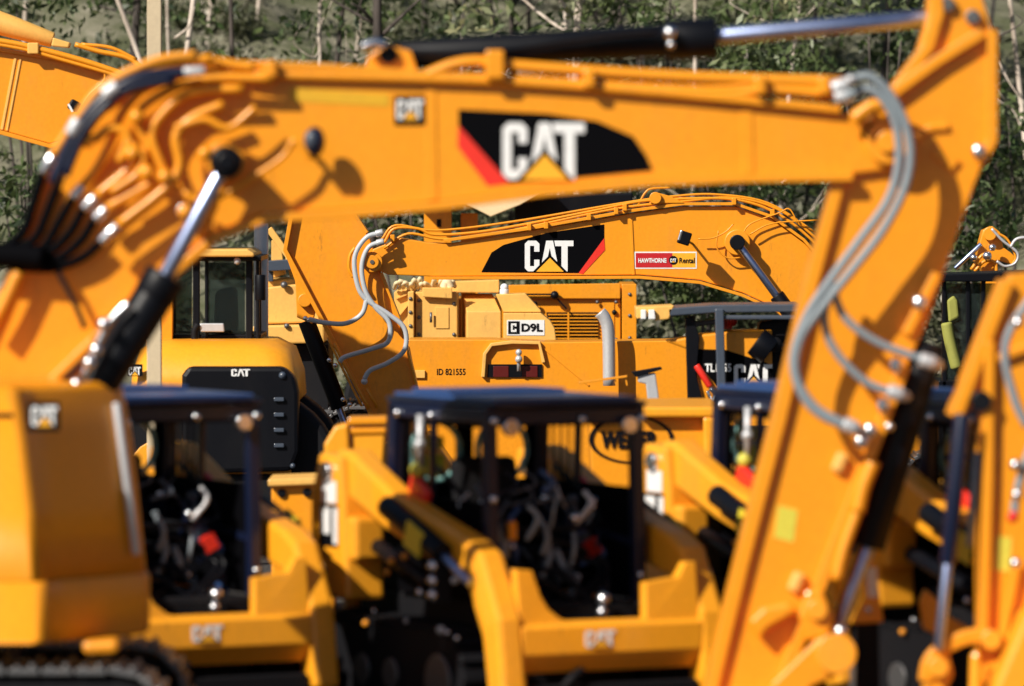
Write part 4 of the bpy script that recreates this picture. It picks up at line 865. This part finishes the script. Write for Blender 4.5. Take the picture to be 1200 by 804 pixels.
# ------------------------------------------------------------------ 5. hopper with oval maker's mark
D = 44.5
hp = root('paver_hopper', (xx(765, D), D+1, 0), 'orange hopper machine with lettering in a black oval behind the centre loader', 'paver')
m = MB(); m.pp([(690, 482), (842, 482), (836, 560), (838, 690), (700, 690)], D, 1.6); hb = m.build('hopper', ORANGE, hp, bevel=.01)
m = MB(); m.pp([(748, 477), (844, 477), (842, 489), (748, 489)], D-.12, 1.85); m.pp([(824, 489), (842, 489), (835, 560), (826, 560)], D-.12, .12); m.pp([(688, 481), (716, 481), (718, 492), (688, 494)], D-.12, .3); m.build('rim_flange', YELLOW, hb, bevel=.02)
m = MB(); el = [P(740+50*math.cos(a), 515+28*math.sin(a), D-.012) for a in [i*math.pi/20 for i in range(41)]]
n = len(el)
for i in range(n-1):
    c = P(740, 515, D-.012); a = el[i]; b = el[i+1]; t = 1-.07*(1+.5*abs(math.cos(i*math.pi/20)))
    m.prism([a, b, c+(b-c)*t, c+(a-c)*t], Vector((0, .004, 0)))
m.build('oval_mark', BLACK, hb, bevel=0)
o, U, V_ = pbox(703, 505, 770, 526, D-.012); text_mesh(hb, 'WEILER', o, U, V_+U*.02, NF, BLACK, .05)
m = MB(); m.box(xx(660, D), xx(870, D), D+.2, D+1.8, .2, .75); m.build('undercarriage', MATTE, hp)
track(hp, xx(765, D), D+.1, 2.4, .35, .6); track(hp, xx(765, D), D+1.7, 2.4, .35, .6)

# low orange frame with two bolts between the loaders
D = 45
lb = root('counterweight_block', (xx(352, D), D+.3, 0), 'orange steel block with two dark bolts between the two left loaders', 'counterweight')
m = MB(); m.pp([(318, 566), (392, 563), (392, 850), (318, 850)], D, .7); q = m.build('block', ORANGE, lb, bevel=.02)
m = MB(); m.pp([(314, 562), (394, 559), (394, 567), (314, 570)], D-.08, .8); m.build('top_flange', CREAM, q, bevel=.01)
m = MB(); m.cyl(P(330, 578, D-.03), P(330, 578, D), .035); m.cyl(P(360, 577, D-.03), P(360, 577, D), .035); m.build('bolt_head', BLACK, q)
m = MB(); m.box(xx(318, D), xx(392, D), D, D+.7, 0, .05); m.build('base', MATTE, lb, bevel=0)

D = 40.5
lb = root('steel_post', (xx(428, D), D+.3, 0), 'orange steel post with flanged flat top behind the arm of the centre loader', 'post')
m = MB(); m.pp([(411, 500), (451, 499), (447, 560), (450, 850), (412, 850)], D, .3); q = m.build('shaft', YELLOW, lb, bevel=.01)
m = MB(); m.pp([(408, 490), (453, 489), (453, 497), (408, 498)], D-.04, .38); m.pp([(409, 502), (452, 501), (452, 508), (409, 509)], D-.02, .34); m.build('top_flange', ORANGE, q, bevel=.01)
m = MB(); m.pp([(380, 520), (392, 500), (408, 496), (411, 560), (411, 700), (382, 700)], D-.05, .3); m.build('side_plate', YELLOW, q, bevel=.02)
# ------------------------------------------------------------------ 6. wheel loader on the left
D = 52
wl_ = root('wheel_loader', (xx(270, D), D+2, 0), 'yellow wheel loader on the left with black grille and black glazed cab', 'wheel loader')
m = MB(); m.loft([rrect(xx(150, D), xx(350, D), D+.1, D+2.2, zz(470, D), .2), rrect(xx(152, D), xx(348, D), D+.1, D+2.2, zz(440, D), .25), rrect(xx(160, D), xx(338, D), D+.25, D+2.2, zz(412, D), .3), rrect(xx(176, D), xx(318, D), D+.55, D+2.1, zz(401, D), .3)])
hd = m.build('engine_hood', YELLOW, wl_, bevel=0)
m = MB(); m.pp([(213, 440), (220, 430), (332, 430), (346, 442), (350, 460), (350, 530), (342, 552), (213, 556)], D-.1, .3); gr = m.build('grille', BLACK, wl_, bevel=.04)
m = MB()
for k in range(4): m.obox(P(327, 468+k*18, D-.12), .09, .03, .035, Matrix.Identity(3))
m.ball(P(331, 440, D-.1), .035); m.ball(P(343, 546, D-.14), .025)
m.build('grille_lamp', GREY, gr, bevel=.005)
cat_px(gr, 271, 432.5, 293, 441, D-.105, tri=False)
m = MB(); m.pp([(150, 427), (167, 427), (167, 441), (150, 441)], D+.08, .02); sp = m.build('side_panel', BLACK, wl_, bevel=0)
cat_px(sp, 151, 430, 165, 440, D+.075)
m = MB(); m.pp([(213, 556), (350, 556), (350, 640), (213, 640)], D, 1.8); m.build('chassis', MATTE, wl_, bevel=.03)
for x in (190, 300):
    for dy in (.1, 1.7):
        c = Vector((xx(x, D), D+dy, .75)); m = MB(); m.cyl(c, c+Vector((0, .5, 0)), .75, seg=32); w_ = m.build('wheel', MATTE, wl_, bevel=.06)
        m = MB(); m.cyl(c-Vector((0, .02, 0)), c, .32, seg=20); m.build('rim', YELLOW, w_)
dcb = D+1.2
m = MB(); m.pp([(198, 300), (306, 300), (306, 306), (198, 306)], dcb-.1, 1.5)
for x in (200, 226, 240, 288, 300): m.pp([(x, 304), (x+(8 if x in (226, 288) else 4), 304), (x+(8 if x in (226, 288) else 4), 412), (x, 412)], dcb, .07); 
for x in (200, 300): m.pp([(x, 304), (x+6, 304), (x+6, 412), (x, 412)], dcb+1.2, .07)
m.pp([(198, 392), (306, 392), (306, 412), (198, 412)], dcb+.02, 1.25)
cb_ = m.build('cab', BLACK, wl_, bevel=.01)
m = MB(); m.pp([(218, 296), (224, 292), (290, 292), (298, 297), (298, 301), (218, 301)], dcb-.2, 1.6); m.build('roof', CREAM, cb_, bevel=.02)
m = MB(); m.pp([(244, 308), (287, 308), (287, 391), (244, 391)], dcb+.02, .012); m.pp([(204, 308), (225, 308), (225, 391), (204, 391)], dcb+.02, .012); m.build('window', GLASS, cb_, bevel=0)
m = MB(); m.pp([(234, 379), (262, 379), (263, 389), (235, 389)], dcb-.12, .08); m.ball(P(278, 306, dcb-.12), .035); m.build('work_lamp', SILVER, cb_, bevel=.01)
m = MB(); m.ptube([(228, 400), (228, 388), (232, 380)], dcb-.12, 4); m.build('air_pipe', MATTE, cb_, bevel=0)
m = MB(); m.pp([(252, 340), (276, 336), (278, 391), (250, 391)], dcb+.5, .4); m.build('seat', MATTE, cb_, bevel=.05)
m = MB(); m.cyl(P(305, 322, dcb-.2), P(305, 352, dcb-.2), .05); m.build('side_mirror', BLACK, cb_)
m = MB(); m.cyl(P(306, 420, dcb+1.5), P(306, 262, dcb+1.5), .07); m.build('exhaust_pipe', SILVER, wl_)

# machine behind the loader cab, left of the stick
D = 62
dz = root('bulldozer', (xx(330, D), D+1, 0), 'faded yellow bulldozer behind the wheel loader cab, with grey rail', 'bulldozer')
m = MB(); m.pp([(300, 338), (356, 332), (375, 345), (375, 378), (300, 380)], D, 1.6); m.pp([(296, 382), (380, 380), (380, 402), (296, 404)], D-.2, 2); m.pp([(310, 328), (345, 326), (352, 334), (308, 338)], D+.1, 1.2); bb = m.build('engine_hood', CREAM, dz, bevel=.02)
m = MB(); m.pp([(312, 306), (342, 304), (344, 316), (313, 318)], D-.1, 1.3); m.pp([(314, 318), (320, 318), (320, 330), (314, 330)], D, .1); m.build('roof_rail', GREY, dz)
m = MB(); m.pp([(296, 404), (385, 404), (385, 520), (296, 520)], D, 1.8); m.build('body', MATTE, dz)
m = MB(); m.strip([(315, 268), (338, 300), (345, 330)], D+.2, .1, 8); m.pp([(318, 282), (328, 278), (334, 322), (318, 326)], D+.5, .3); m.build('arm', CREAM, dz)
m = MB(); m.ball(P(333, 334, D-.05), .04); m.ball(P(336, 382, D-.22), .03); m.build('bolt_head', STEEL, bb, bevel=0)
track(dz, xx(338, D), D-.1, 3.2, .5, .95); track(dz, xx(338, D), D+1.9, 3.2, .5, .95)

# ------------------------------------------------------------------ 7. old dozer with model plate
D = 62
d9 = root('bulldozer', (xx(560, D), D+1, 0), 'faded yellow old bulldozer under the smaller boom with white model plate', 'bulldozer')
m = MB(); m.pp([(462, 342), (486, 336), (486, 400), (470, 400), (462, 370)], D+.15, 1.5); m.pp([(487, 342), (536, 342), (536, 400), (487, 400)], D, 1.6); m.pp([(478, 342), (485, 341), (485, 400), (478, 400)], D-.1, .2); bb = m.build('engine_hood', CREAM, d9, bevel=.01)
m = MB(); m.pp([(495, 337), (530, 337), (530, 350), (495, 348)], D-.08, .06); m.build('latch_plate', CREAM, bb, bevel=.01)
for q in ((491, 352), (491, 372), (491, 392), (532, 356), (532, 392), (481, 350), (481, 366), (481, 382)):
    m = MB(); m.ball(P(q[0], q[1], D-(.1 if q[0] < 486 else 0)), .022, seg=8); m.build('bolt_head', STEEL, bb, bevel=0)
m = MB(); m.pp([(510, 360), (526, 360), (526, 385), (510, 385)], D-.012, .012); m.build('access_door', CREAM, bb, bevel=.004)
m = MB(); m.cyl(P(505, 366, D-.05), P(505, 378, D-.05), .014, seg=8); m.build('door_handle', STEEL, bb, bevel=0)
m = MB(); m.strip([(464, 350), (484, 342)], D+.1, .05, 1.5); m.strip([(466, 372), (484, 350)], D+.1, .05, 1.2); m.build('brace_rod', CREAM, bb, bevel=0)
def boxtop(x0, x1, xr, yt, ym, yb, D, dep, back):
    mm = MB(); a = [P(x0+6, ym, D), P(x1, ym, D), P(x1, yb, D), P(x0+6, yb, D)]
    mm.bm.verts.ensure_lookup_table()
    f = [mm.bm.verts.new(v) for v in a]
    tb = [mm.bm.verts.new(P(x0, yt, D)+Vector((0, back, 0))), mm.bm.verts.new(P(xr, yt, D)+Vector((0, back, 0)))]
    bt = [mm.bm.verts.new(P(x0, yb, D)+Vector((0, back, 0))), mm.bm.verts.new(P(xr, yb, D)+Vector((0, back, 0)))]
    mm.bm.faces.new(f); mm.bm.faces.new([f[0], f[1], tb[1], tb[0]]); mm.bm.faces.new([f[1], f[2], bt[1], tb[1]]); mm.bm.faces.new([f[0], tb[0], bt[0], f[3]]); mm.bm.faces.new([tb[0], tb[1], bt[1], bt[0]]); mm.bm.faces.new([f[3], f[2], bt[1], bt[0]][::-1])
    return mm
boxtop(541, 587, 577, 345, 365, 400, D-.05, .3, .6).build('side_tank', CREAM, d9, bevel=.01)
m = MB(); m.pp([(581, 345), (616, 344), (634, 364), (634, 366), (590, 366)], D+.02, .5); m.pp([(590, 367), (634, 367), (645, 376), (650, 385), (652, 401), (590, 401)], D-.1, .6)
rt = m.build('radiator_guard', CREAM, d9, bevel=.012)
m = MB(); m.pp([(594, 375), (638, 375), (638, 393), (594, 393)], D-.106, .006); mp_ = m.build('model_plate', WHITE, rt, bevel=0)
m = MB(); m.pp([(595.5, 376.5), (609, 376.5), (609, 391.5), (595.5, 391.5)], D-.109, .003); m.build('plate_square', BLACK, mp_, bevel=0)
o, U, V_ = pbox(598, 379, 606, 389, D-.110); flat(mp_, 'square_letter', [[(.1, 0), (.9, 0), (.9, .35), (.65, .35), (.65, .22), (.35, .22), (.35, .78), (.65, .78), (.65, .65), (.9, .65), (.9, 1), (.1, 1)]], WHITE, o, U, V_, NF, .003)
o, U, V_ = pbox(611, 379, 636, 389, D-.107); text_mesh(mp_, 'D9L', o, U, V_, NF, BLACK, .04)
m = MB(); m.ball(P(591, 337, D+.1), .045); m.cyl(P(591, 345, D+.1), P(591, 339, D+.1), .05); m.build('filler_cap', WHITE, d9)
rg = random.Random(5); m = MB()
for k in range(12): x = 462+k*5.5; m.tube([P(x, 338, D+.1), P(x+rg.uniform(-5, 8), 330+rg.uniform(-4, 3), D), P(x+rg.uniform(4, 14), 336, D+.1)], .022, 6)
m.tube([P(520, 338, D), P(524, 330, D), P(528, 338, D)], .05); m.build('engine_pipe', TAN, d9, bevel=0)
m = MB(); m.pp([(530, 330), (585, 328), (585, 343), (530, 343)], D+.3, .6); m.build('upper_panel', CREAM, d9, bevel=.01)
m = MB(); m.pp([(470, 400), (655, 401), (655, 560), (470, 560)], D+.1, 1.5); m.build('body', MATTE, d9)
track(d9, xx(560, D), D-.2, 3.6, .5, 1.0); track(d9, xx(560, D), D+1.7, 3.6, .5, 1.0)

# orange machine with louvred grille
D = 64.5
gm = root('motor_scraper', (xx(680, D), D+1, 0), 'orange engine housing with louvred grille right of the model plate', 'scraper')
m = MB(); m.pp([(596, 338), (727, 336), (727, 520), (596, 520)], D, 1.6); m.pp([(729, 333), (746, 333), (746, 520), (729, 520)], D-.05, 1.7); m.pp([(596, 334), (727, 332), (727, 350), (596, 350)], D-.06, .05); bb = m.build('engine_housing', ORANGE, gm, bevel=.008)
m = MB(); m.pp([(640, 366), (701, 366), (701, 402), (648, 402)], D-.01, .01); gg = m.build('grille', BLACK, bb, bevel=0)
m = MB()
for k in range(9): m.pp([(642+k*.5, 368+k*4), (701, 368+k*4), (701, 369.3+k*4), (642+k*.5, 369.3+k*4)], D-.04, .04)
m.pp([(665, 366), (667, 366), (667, 402), (665, 402)], D-.045, .03); m.build('louvre', ORANGE, gg, bevel=0)
m = MB(); m.strip([(612, 345), (648, 345), (664, 362)], D-.12, .03, 2); m.ball(P(650, 346, D-.12), .05); m.build('latch', BLACK, bb, bevel=0)
for q in ((603, 354), (603, 390), (722, 354), (722, 398), (700, 354), (738, 345), (738, 370), (738, 396)):
    m = MB(); m.ball(P(q[0], q[1], D-.05), .022, seg=8); m.build('bolt_head', STEEL, bb, bevel=0)
m = MB(); m.pp([(706, 352), (720, 352), (720, 402), (706, 402)], D-.012, .012); m.build('access_door', ORANGE, bb, bevel=.004)
m = MB(); m.ball(P(720, 366, D-.02), .03); m.ball(P(627, 356, D-.08), .03); m.build('bolt_head', BLACK, bb, bevel=0)
track(gm, xx(680, D), D+.1, 2.6, .5, .9); track(gm, xx(680, D), D+1.5, 2.6, .5, .9)
# silver exhaust
D = 59.5
sb = root('scraper_bowl', (xx(650, D), D+1, 0), 'long orange steel bowl with dark stencilled number and grey exhaust pipe', 'scraper')
m = MB(); m.pp([(478, 398), (575, 398), (640, 401), (806, 399), (812, 410), (812, 700), (478, 700)], D, .9); bl = m.build('bowl', ORANGE, sb, bevel=.012)
m = MB(); m.strip([(566, 442), (568, 415), (576, 404), (600, 401), (632, 402), (637, 425)], D-.06, .07, 4); m.build('opening_rim', CREAM, bl, bevel=.006)
m = MB(); m.pp([(572, 427), (635, 427), (635, 442), (571, 442)], D-.02, .02); m.build('dark_opening', BLACK, bl, bevel=0)
m = MB(); m.pp([(578, 429), (596, 429), (596, 442), (578, 442)], D-.03, .01); m.pp([(612, 429), (630, 429), (630, 442), (612, 442)], D-.03, .01); m.build('tail_lamp', paint('dark_red_lens', (.10, .006, .005), .3, .05, .2), bl, bevel=.004)
m = MB(); m.ball(P(608, 413, D-.1), .035); m.ball(P(608, 421, D-.1), .04); m.cyl(P(608, 410, D-.08), P(608, 435, D-.08), .02); m.build('valve', SILVER, bl, bevel=0)
o, U, V_ = pbox(512, 432, 545.5, 439.5, D); text_mesh(bl, 'ID 821555', o, U, V_, NF, BLACK, .015)
m = MB(); m.strip([(476, 404), (483, 440)], D-.03, .05, 2.5); m.pp([(486, 434), (498, 434), (498, 443), (486, 443)], D-.03, .03); m.build('bracket', CREAM, bl, bevel=.004)
m = MB(); m.strip([(637, 408), (690, 452)], D-.012, .02, 2); m.build('stiffener_rib', ORANGE, bl, bevel=.003)
m = MB(); m.ptube([(703, 366), (709, 374), (713, 392), (714, 452)], D-.2, 7.5, 16); m.build('exhaust_pipe', SILVER, sb, bevel=0)
m = MB(); m.box(xx(500, D), xx(790, D), D+.1, D+.8, 0, .8); m.build('skid_base', MATTE, sb)

# ------------------------------------------------------------------ 8. canopy machine behind the boom
D = 67
cp = root('haul_truck', (xx(520, D), D+1, 0), 'haul truck with pale canopy peeping out between the two booms', 'truck')
m = MB(); m.pp([(470, 222), (520, 226), (575, 254), (610, 240), (640, 222)], D-.3, .12); m.prism([P(470, 222, D-.3), P(640, 222, D-.3), P(640, 228, D-.3)+Vector((0, 2.5, 0)), P(470, 228, D-.3)+Vector((0, 2.5, 0))], Vector((0, 0, .08))); m.build('canopy', TAN, cp, bevel=.01)
m = MB(); m.pp([(497, 225), (529, 235), (529, 560), (497, 560)], D+.3, .5); m.pp([(540, 250), (560, 250), (560, 560), (540, 560)], D+.6, .2); pl = m.build('pillar', ORANGE, cp)
m = MB(); m.pp([(512, 257), (517, 257), (517, 266), (512, 266)], D+.29, .01); m.build('slot', BLACK, pl, bevel=0)
m = MB(); m.pp([(603, 229), (742, 226), (742, 244), (603, 260)], D+.9, 1.2); m.build('cab', BLACK, cp, bevel=.02)
m = MB(); m.pp([(470, 350), (745, 350), (745, 650), (470, 650)], D+.9, 1.5); m.build('body', ORANGE, cp, bevel=.03)
for x in (480, 730):
    c = Vector((xx(x, D), D+.6, .8)); m = MB(); m.cyl(c, c+Vector((0, .5, 0)), .8, seg=28); m.build('wheel', MATTE, cp, bevel=.05)

# ------------------------------------------------------------------ 9. excavator boom at top left
D = 53
e3 = root('excavator', (xx(-260, D), D+1, 0), 'orange excavator boom reaching in from the left edge beside the square post', 'excavator')
m = MB(); m.pp([(-300, 420), (-220, 200), (-120, 70), (-60, 48), (0, 60), (60, 70), (128, 84), (160, 98), (180, 120), (120, 150), (58, 168), (0, 152), (-60, 160), (-140, 260), (-190, 420)], D, .4); b3 = m.build('boom', ORANGE, e3)
m = MB(); m.strip([(-60, 45), (0, 58), (60, 68), (128, 82), (165, 98)], D-.05, .5, 4.5); m.strip([(-60, 160), (0, 155), (58, 171), (120, 152)], D-.05, .5, 5); m.build('edge_flange', ORANGE, b3, bevel=.004)
m = MB(); m.strip([(18, 68), (2, 152)], D-.012, .015, 3); m.strip([(24, 69), (8, 153)], D-.012, .015, 2.2); m.build('weld_seam', CREAM, b3, bevel=.003)
pipes(b3, [([(-60, 40), (0, 48), (40, 56), (100, 72), (165, 94)], 3.5), ([(-60, 44), (20, 56), (80, 72), (150, 92)], 2.5), ([(88, 52), (115, 60), (150, 68), (172, 84)], 3), ([(95, 52), (130, 56), (160, 70)], 2.2), ([(123, 84), (121, 95), (105, 110), (95, 125)], 1.2)], D-.1, ORANGE, seg=8)
m = MB(); m.tube([P(-60, 8, D+.2), P(15, 32, D+.2), P(62, 47, D+.2)], M(17, D), 20, False, r1=M(9, D)); m.build('stick_cylinder', CREAM, b3)
m = MB(); m.pp([(32, 50), (45, 50), (45, 63), (32, 63)], D-.15, .12); m.pp([(62, 44), (82, 50), (80, 56), (60, 54)], D-.15, .2); m.build('pipe_clamp', CREAM, b3, bevel=.01)
m = MB(); m.obox(P(87, 124, D-.2), .1, .12, .1, Matrix.Rotation(.5, 3, 'Y')); w3 = m.build('work_lamp', BLACK, b3, bevel=.02)
m = MB(); m.strip([(80, 122), (85, 131)], D-.27, .03, 2.5); m.build('lamp_lens', WHITE, w3, bevel=0)
m = MB(); m.pp([(170, 100), (195, 110), (205, 200), (200, 520), (175, 520), (165, 200)], D+.05, .3); m.build('stick', ORANGE, e3)
m = MB(); m.pp([(-520, 400), (-180, 400), (-180, 560), (-520, 560)], D-.8, 2.4); m.build('engine_house', ORANGE, e3, bevel=.05)
track(e3, xx(-350, D), D-.6, 4.2, .6, .85); track(e3, xx(-350, D), D+1.4, 4.2, .6, .85)

# ------------------------------------------------------------------ 10. stick head above the black cab, right
D = 60
e4 = root('excavator', (xx(1180, D), D+.4, 0), 'orange excavator linkage with silver rod rising above the black cab at right', 'excavator')
m = MB(); m.pp([(1148, 285), (1152, 270), (1163, 265), (1172, 272), (1176, 290), (1190, 300), (1186, 310), (1170, 305), (1168, 330), (1190, 560), (1150, 560), (1152, 320), (1145, 300)], D, .3); s4 = m.build('stick', ORANGE, e4)
m = MB(); m.cyl(P(1160, 274, D-.1), P(1160, 274, D+.4), M(8, D)); m.build('pin_boss', ORANGE, s4)
m = MB(); m.cyl(P(1119, 315, D-.05), P(1150, 286, D-.05), M(2.8, D)); m.build('cylinder_rod', ROD, s4)
pipes(s4, [([(1138, 316), (1150, 300), (1160, 296)], 2), ([(1142, 318), (1154, 306), (1166, 308), (1168, 320)], 2), ([(1165, 272), (1180, 280), (1190, 300), (1186, 310)], 1.5)], D-.1, ORANGE, seg=8)
pipes(s4, [([(1162, 268), (1175, 282), (1192, 296), (1190, 308), (1178, 312), (1168, 306)], 1.6), ([(1184, 290), (1192, 280), (1210, 278)], 2)], D-.16, SILVER, 'hydraulic_hose')
m = MB(); m.ball(P(1157, 300, D-.15), .05); m.ball(P(1163, 290, D-.15), .04); m.ball(P(1141, 302, D-.15), .04); m.build('pipe_fitting', CHROME, s4, bevel=0)
m = MB(); m.pp([(1120, 560), (1240, 560), (1250, 640), (1110, 640)], D-.3, 1); m.build('bucket', ORANGE, e4)

# ------------------------------------------------------------------ 11. blurred stick at the right edge
D = 33.0
e5 = root('excavator', (xx(1500, D), D+.6, 0), 'blurred excavator stick and linkage cut off by the right edge', 'excavator')
m = MB(); m.pp([(1184, 322), (1230, 318), (1290, 350), (1260, 480), (1215, 700), (1200, 800), (1148, 800), (1146, 560), (1152, 470), (1120, 492), (1124, 465)], D, .3); s5 = m.build('stick', ORANGE, e5)
m = MB(); m.strip([(1182, 330), (1120, 490)], D-.06, .42, 14); m.strip([(1160, 400), (1158, 560), (1152, 745)], D-.07, .1, 12); m.strip([(1168, 420), (1240, 395)], D-.05, .08, 10); m.build('edge_flange', ORANGE, s5)
m = MB(); m.strip([(1193, 660), (1175, 750)], D-.06, .1, 9); m.build('stiffener_rib', ORANGE, s5)
m = MB(); m.pp([(1168, 628), (1186, 630), (1184, 670), (1164, 668)], D-.004, .004); m.build('warning_label', LIME, s5, bevel=0)
dq = D-.15
m = MB(); m.tube([P(1128, 485, dq), P(1111, 660, dq)], M(10, D), 16, False); c5 = m.build('bucket_cylinder', NAVY, e5)
m = MB(); m.cyl(P(1111, 655, dq), P(1100, 762, dq), M(6, D)); m.build('cylinder_rod', ROD, c5)
m = MB(); m.tube([P(1146, 530, D), P(1136, 640, D)], M(5, D), 12, False); m.build('hydraulic_pipe', HOSE, c5, bevel=0)
m = MB(); m.cyl(P(1150, 470, D-.1), P(1150, 470, D+.3), M(12, D)); m.build('pin_cap', BLACK, s5)
hoses(s5, [[(1215, 340), (1185, 385), (1178, 420), (1190, 470), (1204, 500)], [(1210, 520), (1196, 560), (1190, 590), (1188, 610)]], D-.2, 5)
m = MB()
for q in ((1192, 580), (1190, 545), (1193, 378), (1190, 660)): m.ball(P(q[0], q[1], D-.24), M(7, D))
m.build('hose_coupling', CHROME, s5, bevel=0)
m = MB(); m.ball(P(1187, 606, D-.22), M(7, D)); m.build('red_cap', RED, s5, bevel=0)
m = MB()
for dd in (-.12, .34):
    m.strip([(1085, 800), (1092, 772), (1120, 752), (1150, 745), (1172, 752)], D+dd, .06, 18, True)
m.pp([(1085, 770), (1110, 758), (1118, 790), (1100, 830), (1080, 820)], D-.1, .1); lk = m.build('bucket_link', ORANGE, e5, bevel=.015)
m = MB(); m.cyl(P(1100, 782, D-.2), P(1100, 782, D+.4), M(12, D)); m.cyl(P(1162, 750, D-.2), P(1162, 750, D+.4), M(12, D)); m.build('link_pin', ORANGE, lk)
m = MB(); m.pp([(1138, 765), (1150, 762), (1150, 830), (1136, 830)], D-.2, .1); m.pp([(1200, 725), (1240, 690), (1300, 700), (1300, 900), (1140, 905), (1168, 800)], D-.5, 1.2); m.build('bucket', YELLOW, e5, bevel=.03)
m = MB(); m.pp([(1230, 318), (1400, 100), (1600, 60), (1800, 200), (1960, 560), (1880, 560), (1740, 300), (1580, 180), (1430, 200), (1290, 350)], D-.02, .36); m.build('boom', ORANGE, e5)
m = MB(); m.pp([(1840, 480), (2400, 480), (2400, 740), (1840, 740)], D-1, 2.6); m.build('engine_house', ORANGE, e5, bevel=.1)
track(e5, xx(2060, D), D-.8, 4.4, .6, .8); track(e5, xx(2060, D), D+1.4, 4.4, .6, .8)
